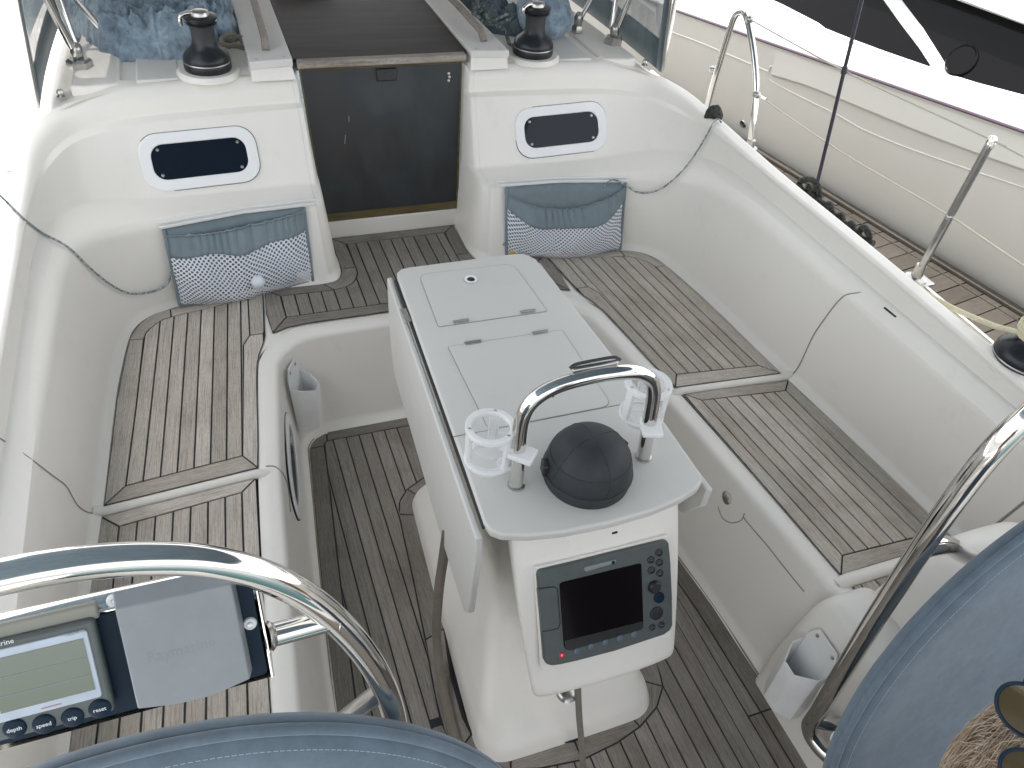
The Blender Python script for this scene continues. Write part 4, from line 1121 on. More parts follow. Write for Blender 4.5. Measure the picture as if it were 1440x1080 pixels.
# drop leaves
def leaf(s, name='leaf'):
    # outer face polygon in (y, z) on the hanging plane
    P = [(.290, .408), (.275, .30), (.262, .215), (.215, .118), (.17, .108), (-.10, .100), (-.40, .080), (-.64, .085), (-.672, .125), (-.690, .34), (-.680, .408)] if s < 0 else [(.27, .405), (.25, .16), (.22, .10), (-.10, .12), (-.56, .20), (-.64, .26), (-.690, .34), (-.692, .400)]
    bm = bmesh.new(); A = []; B = []
    for y, z in P:
        xt = (.219 + (.2655 - .219) * ((.29 - y) / .97))
        lean = (.40 - z) * (.0 if s < 0 else .03)
        A.append(bm.verts.new((s * (xt + lean), y, z))); B.append(bm.verts.new((s * (xt + lean + .016), y, z)))
    bm.faces.new(A); bm.faces.new(B[::-1]); m = len(P)
    for i in range(m): bm.faces.new((A[i], A[(i + 1) % m], B[(i + 1) % m], B[i]))
    o = bm_obj(name, bm, M['gel_table'], None); bevel(o, .0045, 3, 25); PW(o, tb); return o
leaf(-1); leaf(1)
for s in (-1,):
    PW(tube('leaf_gap_shade', [(s * .2155, .262, ZTAB - .014), (s * .243, -.38, ZTAB - .014), (s * .2565, -.66, ZTAB - .014)], .0045, M['seam_dark'], seg=8), tb)  # dark tube painting the shade in the gap between leaf and tabletop
    for y in (.10, .07): PW(box('leaf_hinge', (s * (.222 + .01), y, ZTAB - .006), (.018, .030, .003), M['steel'], bev=.001), tb)
# body under the top (storage box) and moulded pedestal
rows = []
def sect(z, hw0, hw1, y0, y1, r0, r1, n=6):
    # rounded trapezoid: half width hw0 at y0 (fore), hw1 at y1 (aft)
    P = rpoly([(-hw0, y0), (-hw1, y1), (hw1, y1), (hw0, y0)], [r0, r1, r1, r0], n)
    return [Vector((x, y, z)) for x, y in P]
rows = [sect(.404, .165, .170, .26, -.60, .03, .03), sect(.33, .165, .170, .255, -.60, .03, .03), sect(.20, .150, .165, .23, -.585, .04, .05), sect(.05, .120, .160, .16, -.575, .06, .06), sect(-.10, .115, .140, .10, -.52, .07, .07),
        sect(-.20, .125, .158, .10, -.55, .08, .08), sect(-.28, .150, .205, .115, -.66, .08, .08), sect(-.315, .172, .235, .130, -.742, .08, .08), sect(-.345, .190, .248, .145, -.765, .09, .09), sect(-.362, .200, .259, .158, -.790, .09, .09), sect(-.400, .2065, .266, .168, -.806, .09, .09)]
bm = bmesh.new(); R = [[bm.verts.new(p) for p in r] for r in rows]; m = len(R[0])
# bow the aft foot edge
for r, k_ in ((R[-1], .012), (R[-2], .012), (R[-3], .010), (R[-4], .006)):
    for v in r:
        if v.co.y < -.6: v.co.y -= k_ * (1 - (v.co.x / .26) ** 2)
for a, b2 in zip(R[:-1], R[1:]):
    for i in range(m): bm.faces.new((a[i], a[(i + 1) % m], b2[(i + 1) % m], b2[i]))
o = bm_obj('pedestal', bm, M['gel'], None, True, False); ss = o.modifiers.new('s', 'SUBSURF'); ss.levels = 2; ss.render_levels = 2; PW(o, tb)
PW(tube('foot_sealant', [(x, y, ZS + .002) for x, y in PED] + [(-x, y, ZS + .002) for x, y in PED[1:-1][::-1]], .004, M['caulk'], seg=6, closed=True), tb)
# pod that carries the plotter
def podsec(t, infl=0.0):   # t 0 top .. 1 bottom of the face
    y = -.684 + (-.870 + .684) * t; z = .400 + (.022 - .400) * t
    hw = .204 + .006 * math.sin(PI * t) - .022 * t
    return y, z, hw
V = []; rows = []
nfr = Vector((0, -.897, .442))
for t in (0, .06, .14, .35, .65, .86, .94, 1.0):
    y, z, hw = podsec(t)
    row = []
    for x, dy in ((-hw * .62, .31), (-hw * .86, .17), (-hw * .985, .045), (-hw, .012), (-hw + .010, .001), (-hw * .5, -.005), (0, -.007), (hw * .5, -.005), (hw - .010, .001), (hw, .012), (hw * .985, .045), (hw * .86, .17), (hw * .62, .31)):
        sc = 1 - .62 * max(0, (t - .0)) * (1 if dy > .1 else 0)
        yy = y + dy * sc; zz = z + (.06 * t if dy > .1 else (.012 * t if dy > .03 else 0))
        row.append(Vector((x, yy, zz)))
    rows.append(row)
bm = bmesh.new(); R = [[bm.verts.new(p) for p in r] for r in rows]
for a, b2 in zip(R[:-1], R[1:]):
    for i in range(len(a) - 1): bm.faces.new((a[i], a[i + 1], b2[i + 1], b2[i]))
# bottom lip
yb, zb, hwb = podsec(1.0)
low = [Vector((x * .96, p.y + .018 if p.y < yb + .05 else p.y, p.z - .020)) for x, p in ((p.co.x, p.co) for p in R[-1])]
L = [bm.verts.new(p) for p in low]
for i in range(len(L) - 1): bm.faces.new((R[-1][i], R[-1][i + 1], L[i + 1], L[i]))
L2 = [bm.verts.new(Vector((p.x * .8, max(p.y, -.80) + .06, p.z + .004))) for p in low]
for i in range(len(L) - 1): bm.faces.new((L[i], L[i + 1], L2[i + 1], L2[i]))
bm.faces.new(L2[::-1])
o = bm_obj('instrument_pod', bm, M['gel'], None, True, False); ss = o.modifiers.new('s', 'SUBSURF'); ss.levels = 1; ss.render_levels = 2; PW(o, tb)
PW(lathe('foot_flange', [(0, .010), (.016, .010), (.024, .006), (.028, .0)], at_y((797, 975), -.76), M['steel'], None, 28), tb)
# straps
o = tube('webbing_strap', [(0, 0, 0), (0, 0, .01)], .002, M['strap']); bpy.data.objects.remove(o)
def ribbon(name, pts, w, wdir, mat, label):
    P = catmull(pts, 8); wv = Vector(wdir).normalized() * w / 2; V = []; F = []
    for i, p in enumerate(P): V += [p - wv, p + wv]
    for i in range(len(P) - 1): F.append((2 * i, 2 * i + 1, 2 * i + 3, 2 * i + 2))
    o = mesh_obj(name, V, F, mat, smooth=True); sm = o.modifiers.new('t', 'SOLIDIFY'); sm.thickness = .003; tag(o, label, 'strap'); return o
ribbon('webbing_strap', [at_y((812, 965), -.86), at_y((814, 1005), -.868), at_y((817, 1040), -.875), at_y((820, 1080), -.885), at_z((828, 1130), -.394), at_z((835, 1200), -.394)], .016, (1, .05, 0), M['strap'], 'brown webbing strap hanging from under the plotter pod to the sole')
ribbon('webbing_strap', [at_x((629, 745), -.262), at_x((624, 780), -.27), at_x((617, 830), -.285), at_z((614, 890), -.30), at_z((620, 950), -.375), at_z((636, 1025), -.390), at_z((650, 1060), -.392)], .026, (.9, -.2, 0), M['strap'], 'brown webbing strap hanging from under the left table leaf')

# ================================================================== plotter on the pod
pp = Vector((0, -.733, .319)) ; pn = Vector((0, -.878, .479)).normalized(); pu = Vector((1, 0, 0)); pv = pn.cross(pu).normalized()
po = Vector((0, -.7875, .219)) + pn * .004; F3 = (pu, pv, pn)
pl_ = empty('chart_plotter', po); tag(pl_, 'slate grey chart plotter with dark screen set in the pedestal pod', 'chart plotter')
def Z7(x, y): return (740 + x / 4.909, 740 + y / 4.909)
def pl2(x, y, off=0):
    q = at_plane(Z7(x, y), po + pn * off, pn) - po; return (q.dot(pu), q.dot(pv))
case_px = [(66, 330), (72, 305), (90, 292), (300, 243), (600, 168), (930, 88), (955, 88), (972, 105), (985, 250), (996, 480), (998, 670), (985, 705), (940, 738), (600, 850), (350, 915), (230, 942), (170, 950), (130, 940), (112, 905), (95, 700), (78, 480)]
C2 = [pl2(*p) for p in case_px]
local_prism('recess', [pl2(*p) for p in [(62, 285), (975, 60), (1000, 740), (985, 765), (110, 1000)]], -.012, .0005, F3, po, M['gel'], pl_, .001)
local_prism('case', C2, -.01, .010, F3, po, M['inst_grey'], pl_, .005, None, 3)
local_prism('screen', [pl2(*p, .010) for p in [(228, 400), (245, 385), (780, 255), (795, 262), (808, 640), (806, 700), (790, 715), (300, 858), (270, 850), (258, 820)]], .0, .0112, F3, po, M['screen'], pl_, .001)
local_prism('bezel_strip', [pl2(*p, .010) for p in [(262, 790), (800, 655), (806, 690), (790, 712), (300, 855), (270, 848)]], .0, .0118, F3, po, M['black'], pl_)
local_prism('card_door', [pl2(*p, .010) for p in [(80, 440), (90, 432), (185, 418), (212, 430), (220, 530), (230, 660), (218, 700), (150, 716), (108, 722)]], .0, .0118, F3, po, M['inst_grey'], pl_, .001)
bm = bmesh.new(); add_tube(bm, [po + pu * x + pv * y + pn * .0118 for x, y in [pl2(*p, .010) for p in [(80, 430), (190, 416), (214, 430), (222, 540), (233, 665), (218, 704), (150, 718), (108, 724)]]], .0009, 6); PW(bm_obj('door_gap', bm, M['seam_dark'], None), pl_)
pb = local_prism('badge', [pl2(*p, .010) for p in [(396, 290), (404, 280), (600, 232), (620, 233), (614, 250), (412, 312), (400, 306)]], .0, .0122, F3, po, M['inst_light'], pl_, .0008)
def disc(x, y, r, h, mat, name, parent=pl_, off=.010, dome=.35):
    a, b2 = pl2(x, y, off); c = po + pu * a + pv * b2 + pn * off
    return PW(lathe(name, [(0, h), (r * .75, h), (r * .95, h * .75), (r, 0)], c, mat, None, 24, pn), parent), c
_, c_ = disc(598, 248, .0045, .003, M['panel_navy'], 'badge_button')
t_ = text_obj('badge_text', 'Raymarine', .0058, M['ink_grey'], None, po + pu * pl2(490, 280, .010)[0] + pv * pl2(490, 280, .010)[1] + pn * .0124, pu, pv, pn, .0001); PW(t_, pl_)
t_.matrix_parent_inverse = Matrix.Translation(-po)
btn = [(914, 182, .0088), (860, 231, .0088), (918, 250, .0088), (862, 303, .0088), (921, 323, .0088), (868, 697, .0078), (932, 680, .0078)]
names = ['PAGE', 'ACTIVE', 'DATA', 'WPTS', 'MENU', 'CANCEL', 'OK']
for (x, y, r), tx in zip(btn, ['PAGE', 'ACTV', 'DATA', 'WPTS', 'MENU', 'CLR', 'OK']):
    _, c_ = disc(x, y, r, .0035, M['black'], 'button')
    bm = bmesh.new(); add_box(bm, c_ + pn * .0037, (.0075, .0016, .0002)); o = bm_obj('button_mark', bm, M['inst_light'], None); PW(o, pl_)
disc(880, 416, .0150, .012, M['black'], 'rotary_knob'); disc(916, 492, .0135, .004, M['panel_navy'], 'range_key'); disc(898, 600, .0165, .004, M['black'], 'cursor_pad')
for x, y in ((346, 862), (444, 830), (544, 800), (643, 772), (741, 745)): disc(x, y, .0075, .0035, M['inst_light'] if False else simple('soft_key', (.09, .13, .17), .3) if 'sk' not in M else M['sk'], 'soft_key')
disc(243, 888, .0065, .003, M['red'], 'power_button')
_, c_ = disc(243, 886, .0024, .0036, M['led'], 'power_light')
o = box('table_drain', (.012, -.7385, ZTAB - .030), (.012, .003, .004), M['seam_dark']); PW(o, tb)

# ================================================================== grab bar, compass, cup holders on the table
gb = empty('grab_bar', (0, -.578, ZTAB)); tag(gb, 'polished steel arch bar standing on the table', 'grab bar')
arch = [(-.156, .425), (-.157, .50), (-.157, .575), (-.153, .615), (-.141, .645), (-.120, .666), (-.090, .680), (-.05, .688), (0, .691), (.05, .688), (.090, .680), (.118, .666), (.138, .645), (.149, .615), (.153, .575), (.155, .50), (.156, .425)]
PW(tube('bar', catmull([(x, -.578 + .018 * math.sin((z - .425) / .27 * 1.5), z) for x, z in arch], 5), .0160, M['chrome'], seg=24), gb)
for s in (-1, 1): PW(lathe('foot_ring', [(.016, .004), (.0185, .003), (.0195, 0), (.0195, -.004)], (s * .156, -.578, ZTAB + .001), M['steel'], None, 28), gb)
o = tube('bar_plate', catmull([(-.055, -.548, .712), (-.040, -.544, .716), (.01, -.544, .718), (.045, -.544, .717), (.058, -.548, .711)], 5), .0035, M['rubber'], seg=8); PW(o, gb)
bm = bmesh.new(); add_box(bm, (0, -.550, .708), (.105, .012, .010)); o = bm_obj('mast_socket', bm, M['steel'], None); bevel(o, .004, 2); PW(o, gb)
PW(lathe('screw_head', [(0, .004), (.004, .003), (.005, 0)], (-.095, -.566, .664), M['steel'], None, 10, (0, 0, -1)), gb)
# compass with cover
cc = Vector((.003, -.575, ZTAB)); cs = empty('compass', cc); tag(cs, 'dome shaped compass under a dark grey cover on the table', 'compass')
cc = Vector((.002, -.598, ZTAB))
PW(lathe('base', [(0, .0), (.094, .0), (.097, .006), (.097, .022), (.094, .030), (.090, .034)], cc, M['grey_cover'], None, 48), cs)
V = []
PROF = [(.0975, .034), (.0970, .042), (.0955, .053), (.091, .070), (.082, .088), (.068, .105), (.050, .117), (.027, .124), (0, .126)]
PW(lathe('cover', [(.0955, .026)] + PROF, cc, M['grey_cover'], None, 56), cs)
def dome_pt(a, t):
    prof = PROF
    k = t * 8; i = min(7, int(k)); f = k - i; r = prof[i][0] + (prof[i + 1][0] - prof[i][0]) * f; z = prof[i][1] + (prof[i + 1][1] - prof[i][1]) * f
    return cc + Vector((math.cos(a) * r, math.sin(a) * r, z)) 
for a in (10, 92, 190, 268):
    PW(tube('seam', [dome_pt(math.radians(a + 6 * math.sin(3 * t)), t) for t in [i / 12 * .93 for i in range(13)]], .0011, M['grey_seam'], seg=6), cs)
PW(tube('seam', [dome_pt(2 * PI * i / 40, .42) for i in range(40)], .0011, M['grey_seam'], seg=6, closed=True), cs)
PW(tube('elastic_rim', [cc + Vector((math.cos(2 * PI * i / 40) * .0975, math.sin(2 * PI * i / 40) * .0975, .030)) for i in range(40)], .0035, M['grey_cover'], seg=8, closed=True), cs)
for a in (172, 18): PW(box('clamp', cc + Vector((math.cos(math.radians(a)) * .099, math.sin(math.radians(a)) * .099, .045)), (.014, .030, .034), M['black'], bev=.004, M3=Matrix.Rotation(math.radians(a), 3, 'Z')), cs)
# cup holders
def cup_holder(c, pole, label, face_a):
    c = Vector(c); e = empty('cup_holder', c); tag(e, label, 'cup holder', 'white cup holders clamped to the steel arch')
    def ring(z, r0, r1, h, mat, nm):
        bm = bmesh.new(); n = 40; R = []
        for rr, zz in ((r0, z), (r1, z), (r1, z + h), (r0, z + h)): R.append([bm.verts.new(c + Vector((rr * math.cos(2 * PI * i / n), rr * math.sin(2 * PI * i / n), zz))) for i in range(n)])
        for k in range(4):
            for i in range(n): bm.faces.new((R[k][i], R[k][(i + 1) % n], R[(k + 1) % 4][(i + 1) % n], R[(k + 1) % 4][i]))
        o = bm_obj(nm, bm, mat, None); bevel(o, .0018, 2); return PW(o, e)
    ring(.090, .041, .054, .012, M['plastic_w'], 'upper_ring'); ring(.0, .037, .053, .010, M['plastic_w'], 'lower_ring')
    ring(.045, .043, .0445, .055, M['clear'], 'sleeve')
    ring(.006, .043, .0445, .045, M['clear'], 'sleeve')
    PW(lathe('cup_floor', [(0, .003), (.037, .003), (.037, .0)], c, M['clear'], None, 30), e)
    for a in (face_a - 62, face_a + 62, face_a + 180):
        a = math.radians(a); PW(box('post', c + Vector((math.cos(a) * .047, math.sin(a) * .047, .049)), (.009, .022, .088), M['plastic_w'], bev=.002, M3=Matrix.Rotation(a, 3, 'Z')), e)
        PW(lathe('screw_head', [(0, .002), (.003, .0018), (.004, 0)], c + Vector((math.cos(a) * .0465, math.sin(a) * .0465, .102)), M['steel'], None, 10), e)
    # flat front with window bars
    d = (Vector(pole) - c); d.z = 0; L = d.length; dn = d.normalized(); M3 = Matrix.Rotation(math.atan2(dn.y, dn.x), 3, 'Z')
    for z in (.060, .004):
        PW(box('bracket', c + dn * (L * .62) + Vector((0, 0, z)), (L * .62, .022, .010), M['plastic_w'], bev=.002, M3=M3), e)
    PW(box('clamp', Vector((pole[0], pole[1], c.z + .052)) + dn * .006, (.056, .046, .014), M['plastic_w'], bev=.004, M3=M3), e)
    return e
cup_holder((-.207, -.528, ZTAB + .045), (-.156, -.575, 0), 'white cup holder clamped to the left leg of the steel arch', 240)
cup_holder((.185, -.490, ZTAB + .045), (.156, -.575, 0), 'white cup holder clamped to the right leg of the steel arch', 250)

# ================================================================== HELM STATIONS
def helm_pedestal(s, label):
    e = empty('helm_pedestal', (s * .95, -1.02, -.01)); tag(e, label, 'helm pedestal', 'white helm pedestals')
    def sec(z, x0, x1, y0, y1, r): return [Vector((s * x, y, z)) for x, y in rpoly([(x0, y0), (x0, y1), (x1, y1), (x1, y0)], [r] * 4, 6)]
    rows = [sec(-.01, .755, 1.13, -.845, -1.12, .06), sec(.10, .765, 1.12, -.855, -1.11, .07), sec(.22, .785, 1.10, -.875, -1.10, .08), sec(.30, .815, 1.07, -.905, -1.08, .09), sec(.335, .86, 1.03, -.95, -1.06, .08), sec(.340, .90, .99, -.98, -1.04, .03)]
    bm = bmesh.new(); R = [[bm.verts.new(p) for p in r] for r in rows]; m = len(R[0])
    for a, b2 in zip(R[:-1], R[1:]):
        for i in range(m): bm.faces.new((a[i], a[(i + 1) % m], b2[(i + 1) % m], b2[i]))
    bm.faces.new(R[-1])
    o = bm_obj('column', bm, M['gel'], None, True, False); ss = o.modifiers.new('s', 'SUBSURF'); ss.levels = 1; ss.render_levels = 2; PW(o, e)
    return e
helm_pedestal(1, 'white moulded helm pedestal behind the right steel guard'); helm_pedestal(-1, 'white moulded helm pedestal under the left instrument pod')
# low block at the inboard side of each helm step
for s, nm in ((1, 'right'), (-1, 'left')):
    bm = bmesh.new()
    def sec(z, x0, x1, y0, y1, r): return [Vector((s * x, y, z)) for x, y in rpoly([(x0, y0), (x0, y1), (x1, y1), (x1, y0)], [r] * 4, 6)]
    rows = [sec(-.40, .575, .80, -.80, -1.18, .03), sec(-.25, .585, .80, -.805, -1.18, .03), sec(-.06, .605, .80, -.815, -1.18, .04), sec(.01, .625, .80, -.825, -1.18, .04), sec(.035, .650, .775, -.845, -1.16, .04), sec(.040, .68, .75, -.87, -1.14, .03)]
    R = [[bm.verts.new(p) for p in r] for r in rows]; m = len(R[0])
    for a, b2 in zip(R[:-1], R[1:]):
        for i in range(m): bm.faces.new((a[i], a[(i + 1) % m], b2[(i + 1) % m], b2[i]))
    bm.faces.new(R[-1])
    o = bm_obj('helm_step_moulding', bm, M['gel'], None, True, False); ss = o.modifiers.new('s', 'SUBSURF'); ss.levels = 1; ss.render_levels = 2; tag(o, kind='structure')
handle_pocket(at_y((1180, 880), -.935) * 0 + Vector((.604, -.925, -.045)), (-.985, .02, .12), 'white plastic pocket on the inner side of the right helm step', .25, .115, .075)
# guards
def guard(s, pts, r, label, y):
    e = empty('helm_guard', (s * .9, y, -.2)); tag(e, label, 'helm guard', 'steel guards in front of the wheels')
    P = catmull([(s * x, y + dy, z) for x, z, dy in pts], 6)
    PW(tube('guard_tube', P, r, M['chrome'], seg=28), e); return e
gp = [(.560, -.21, -.14), (.515, -.235, -.06), (.497, -.20, 0), (.500, -.08, 0), (.508, .10, 0), (.518, .30, 0), (.530, .43, 0), (.545, .55, 0), (.575, .68, 0), (.625, .80, 0), (.680, .885, 0), (.745, .940, 0), (.82, .972, 0), (.90, .984, 0), (.98, .984, 0), (1.06, .975, 0), (1.14, .94, 0), (1.20, .87, 0), (1.235, .78, 0), (1.25, .66, 0), (1.25, .52, 0)]
gpx = [(-160, 850), (-80, 828), (0, 812), (60, 800), (130, 790), (200, 785.5), (270, 787), (330, 797), (380, 813), (425, 836), (465, 866), (500, 902), (528, 942), (548, 985), (558, 1030), (560, 1080), (556, 1140), (548, 1220)]
g1 = empty('helm_guard', (-.85, -1.12, .1)); tag(g1, 'thick polished steel guard tube arching over the left instrument pod', 'helm guard', 'steel guards in front of the wheels')
PW(tube('guard_tube', catmull([at_y(p, -1.12) for p in gpx] + [Vector((-.50, -1.10, -.02)), Vector((-.505, -1.06, -.15)), Vector((-.56, -1.08, -.20))], 6), .0164, M['chrome'], seg=28), g1)
gs = [(.590, -.215, -.16), (.575, -.225, -.12), (.545, -.235, -.05), (.527, -.20, 0), (.515, -.08, 0), (.508, .10, 0), (.500, .30, 0), (.498, .50, 0), (.500, .66, 0), (.515, .80, 0), (.55, .885, 0), (.61, .945, 0), (.69, .975, 0), (.80, .984, 0), (.92, .984, 0), (1.04, .975, 0), (1.14, .94, 0), (1.20, .87, 0), (1.235, .78, 0), (1.25, .66, 0), (1.25, .52, 0)]
g2 = guard(1, gs, .0215, 'thick polished steel guard tube slanting down beside the right covered wheel', -1.045)
PW(tube('bracket', catmull([(.497, -1.045, .545), (.60, -1.03, .50), (.72, -1.01, .40), (.84, -1.0, .31)], 6), .020, M['chrome'], seg=16), g2)
PW(tube('bracket', catmull([(.55, -1.045, .885), (.62, -1.06, .80), (.72, -1.05, .70), (.88, -1.03, .45), (.93, -1.02, .31)], 6), .018, M['chrome'], seg=16), g2)
PW(tube('bracket', [(.53, -1.05, -.16), (.56, -1.07, -.16), (.63, -1.08, -.17)], .017, M['chrome'], seg=14), g2)
PW(box('foot_plate', (.622, -1.085, -.16), (.012, .075, .085), M['steel'], bev=.003), g2)
# instrument pod on the left guard
tilt = math.radians(30); ip = at_t((351, 877), .87); inn = Vector((0, -math.cos(tilt), math.sin(tilt))); iu = Vector((1, 0, 0)); iv = inn.cross(iu).normalized()
def Z4(x, y): return (x / 3.0, 720 + y / 3.0)
def Z8(x, y): return (x / 3.857, 800 + y / 3.857)
ipo = Vector(ip)
def il(px, off=0.0): q = at_plane(px, ipo + inn * off, inn) - ipo; return (q.dot(iu), q.dot(iv))
pod = empty('instrument_pod', ipo); tag(pod, 'steel instrument pod with navy panel hung on the left guard tube', 'instrument pod')
F3i = (iu, iv, inn)
tr = il(Z4(1050, 285)); br_ = il(Z4(1140, 680)); tl = il(Z4(0, 470)); bl = il(Z4(0, 990))
vx = (tr[0] + br_[0]) / 2; wtop = tr[1]; wbot = br_[1]
XL = vx - .335
local_prism('navy_panel', rpoly([(vx, wtop), (XL, wtop), (XL, wbot), (vx, wbot)], [.006] * 4), -.004, 0, F3i, ipo, M['panel_navy'], pod, .001)
# chrome casing: trough open to the helmsman
bm = bmesh.new()
prof = [(wtop + .004, .003), (wtop + .012, -.004), (wtop + .016, -.020), (wtop + .004, -.050), (wtop - .03, -.085), ((wtop + wbot) / 2, -.135), (wbot + .01, -.105), (wbot - .004, -.05), (wbot - .004, .001)]
xs_ = [XL - .012, XL, vx, vx + .010]
R = [[bm.verts.new(ipo + iu * x + iv * a + inn * b2) for a, b2 in prof] for x in (XL - .008, vx + .006)]
for i in range(len(prof) - 1): bm.faces.new((R[0][i], R[1][i], R[1][i + 1], R[0][i + 1]))
bm.faces.new(R[0]); bm.faces.new(R[1][::-1])
o = bm_obj('casing', bm, M['chrome'], None); bevel(o, .004, 3); PW(o, pod)
bm = bmesh.new(); add_tube(bm, [ipo + iu * x + iv * a + inn * .002 for x, a in ((vx + .004, wbot - .003), (vx + .004, wtop + .004), (XL, wtop + .004))], .0022, 8); PW(bm_obj('casing_edge', bm, M['chrome'], None), pod)
# joints to the guard
for (pa, pb_, r) in (((377, 895), (478, 868), .0132),):
    a = at_plane(pa, ipo + inn * -.012, inn); b2 = at_y(pb_, -1.12)
    PW(tube('bracket', [a, b2], r, M['chrome'], seg=18), pod)
    PW(lathe('weld', [(r, -.003), (r + .0035, 0), (r, .004)], a + (b2 - a) * .03, M['steel'], None, 20, b2 - a), pod)
    PW(lathe('weld', [(r, -.003), (r + .003, 0), (r, .004)], a + (b2 - a) * .93, M['steel'], None, 20, b2 - a), pod)
a = at_y((540, 968), -1.12); b2 = at_y((462, 1030), -1.09); PW(tube('bracket', catmull([a, (a + b2) / 2, b2], 5), .0130, M['chrome'], seg=16), pod)
for px in (Z4(480, 373), Z4(1055, 470)):
    x, y = il(px); c = ipo + iu * x + iv * y
    PW(lathe('washer', [(0, .0025), (.0062, .0025), (.0072, .0)], c, M['ink'], None, 22, inn), pod)
    PW(lathe('screw', [(0, .0022), (.0028, .0032), (.003, .002)], c, M['steel'], None, 16, inn), pod)
# grey sun cover
H = .022
cv = [il(Z4(485, 412), H), il(Z4(975, 303), H), il(Z4(1055, 705), H)]; cv += [il(Z4(900, 775), H), il(Z4(750, 812), H), il(Z4(582, 832), H)]
cvb = [il(Z4(490, 372)), il(Z4(968, 268))]
x0, y0 = cv[0]; x1, y1 = cv[1]
icov = empty('instrument_cover', ipo + iu * ((x0 + x1) / 2) + iv * ((cv[2][1] + y1) / 2)); tag(icov, 'square pale grey sun cover clipped over an instrument on the left pod', 'instrument cover')
P = cv[::-1]
bm = bmesh.new(); m = len(P)
G = [(p[0], p[1]) for p in P]
cx = sum(p[0] for p in G) / m; cy = sum(p[1] for p in G) / m
out = []
for x, y in G:
    yy = y + (.010 if y > cy + .03 else -.002); xx = x + (.003 if x > cx else -.003); out.append((xx, yy))
hi = [bm.verts.new(ipo + iu * x + iv * y + inn * H) for x, y in G]; lo = [bm.verts.new(ipo + iu * x + iv * y + inn * .0005) for x, y in out]
bm.faces.new(hi)
for i in range(m): bm.faces.new((hi[i], lo[i], lo[(i + 1) % m], hi[(i + 1) % m]))
o = bm_obj('shell', bm, M['inst_light'], None); bevel(o, .0016, 3, 20); PW(o, icov)
tx, ty = il(Z4(765, 583), H); t_ = text_obj('embossed_text', 'Raymarine', .0155, M['ink_grey'], None, ipo + iu * tx + iv * ty + inn * (H + .0001), iu, iv, inn, .00005); PW(t_, icov); t_.matrix_parent_inverse = Matrix.Translation(-Vector(icov.location))
M['ink_emb'] = simple('embossed_grey', (.20, .22, .237), .5); t_.data.materials[0] = M['ink_emb']
# depth instrument
H = .016
inst = empty('depth_display', ipo); tag(inst, 'grey instrument with a greenish display and four round buttons on the left pod', 'instrument')
def i8(x, y, off=H): return il(Z8(x, y), off)
ytop = i8(530, 265)[1]; xr = i8(530, 265)[0]; ybot = i8(640, 770)[1]; xr2 = (i8(530, 265)[0] + i8(640, 790, .008)[0]) / 2
xr = xr2 - .002; xl = xr - .122
local_prism('case', rpoly([(xr, ytop), (xl, ytop), (xl, ybot), (xr, ybot)], [.005] * 4), .001, H, F3i, ipo, M['inst_grey'], inst, .004, None, 3)
local_prism('case_hood', rpoly([(xr + .004, ytop + .013), (xl - .004, ytop + .013), (xl - .004, ytop - .004), (xr + .004, ytop - .004)], [.003] * 4), .0005, .010, F3i, ipo, M['inst_edge'], inst, .004, None, 2)
bz = [i8(472, 325), i8(555, 690)]; bx = (bz[0][0] + bz[1][0]) / 2
local_prism('bezel', rpoly([(bx, bz[0][1]), (bx - .098, bz[0][1]), (bx - .098, i8(40, 812)[1] + .002), (bx, bz[1][1])][:2] + [(bx - .098, bz[1][1]), (bx, bz[1][1])], [.004] * 4), .0, H + .0012, F3i, ipo, M['inst_blue'], inst, .0008)
lz = [i8(455, 372), i8(515, 650)]; lx = (lz[0][0] + lz[1][0]) / 2
local_prism('display', [(lx, lz[0][1]), (lx - .083, lz[0][1]), (lx - .083, lz[1][1]), (lx, lz[1][1])], .0, H + .0018, F3i, ipo, M['lcd'], inst)
hh = lz[0][1] - lz[1][1]
bm = bmesh.new()
for f in (.36, .70): add_box(bm, ipo + iu * (lx - .0415) + iv * (lz[0][1] - hh * f) + inn * (H + .0019), (.080, .0007, .0003), Matrix((iu, iv, inn)).transposed())
o = bm_obj('display_lines', bm, M['ink_grey'], None); PW(o, inst)
for (x, y), tx in zip(((80, 865), (240, 840), (394, 804), (542, 757)), ('depth', 'speed', 'trip', 'reset')):
    a, b2 = i8(x, y); c = ipo + iu * a + iv * b2 + inn * H
    PW(lathe('button', [(0, .0022), (.0085, .0022), (.0103, .001), (.0106, 0)], c, M['panel_navy'], None, 30, inn), inst)
    t_ = text_obj('button_text', tx, .0058, M['ink'], None, c + inn * .0024, iu, iv, inn, .0001); PW(t_, inst); t_.matrix_parent_inverse = Matrix.Translation(-ipo)
for px, tx, sz, mt, al in ((i8(77, 385), 'Raymarine', .0072, M['ink'], 'RIGHT'), (i8(468, 330), 'TRIDATA', .0048, M['ink_grey'], 'RIGHT')):
    t_ = text_obj('case_text', tx, sz, mt, None, ipo + iu * px[0] + iv * px[1] + inn * (H + .0014), iu, iv, inn, .0001, al); PW(t_, inst); t_.matrix_parent_inverse = Matrix.Translation(-ipo)
PW(text_obj('case_text', 'ST60', .0045, M['ink_red'], None, ipo + iu * (bx - .045) + iv * (bz[1][1] + .0045) + inn * (H + .0014), iu, iv, inn, .0001), inst) if False else None
bm = bmesh.new(); add_box(bm, ipo + iu * (bx - .045) + iv * (bz[1][1] + .0040) + inn * (H + .0014), (.018, .0014, .0002), Matrix((iu, iv, inn)).transposed()); PW(bm_obj('red_mark', bm, M['ink_red'], None), inst)

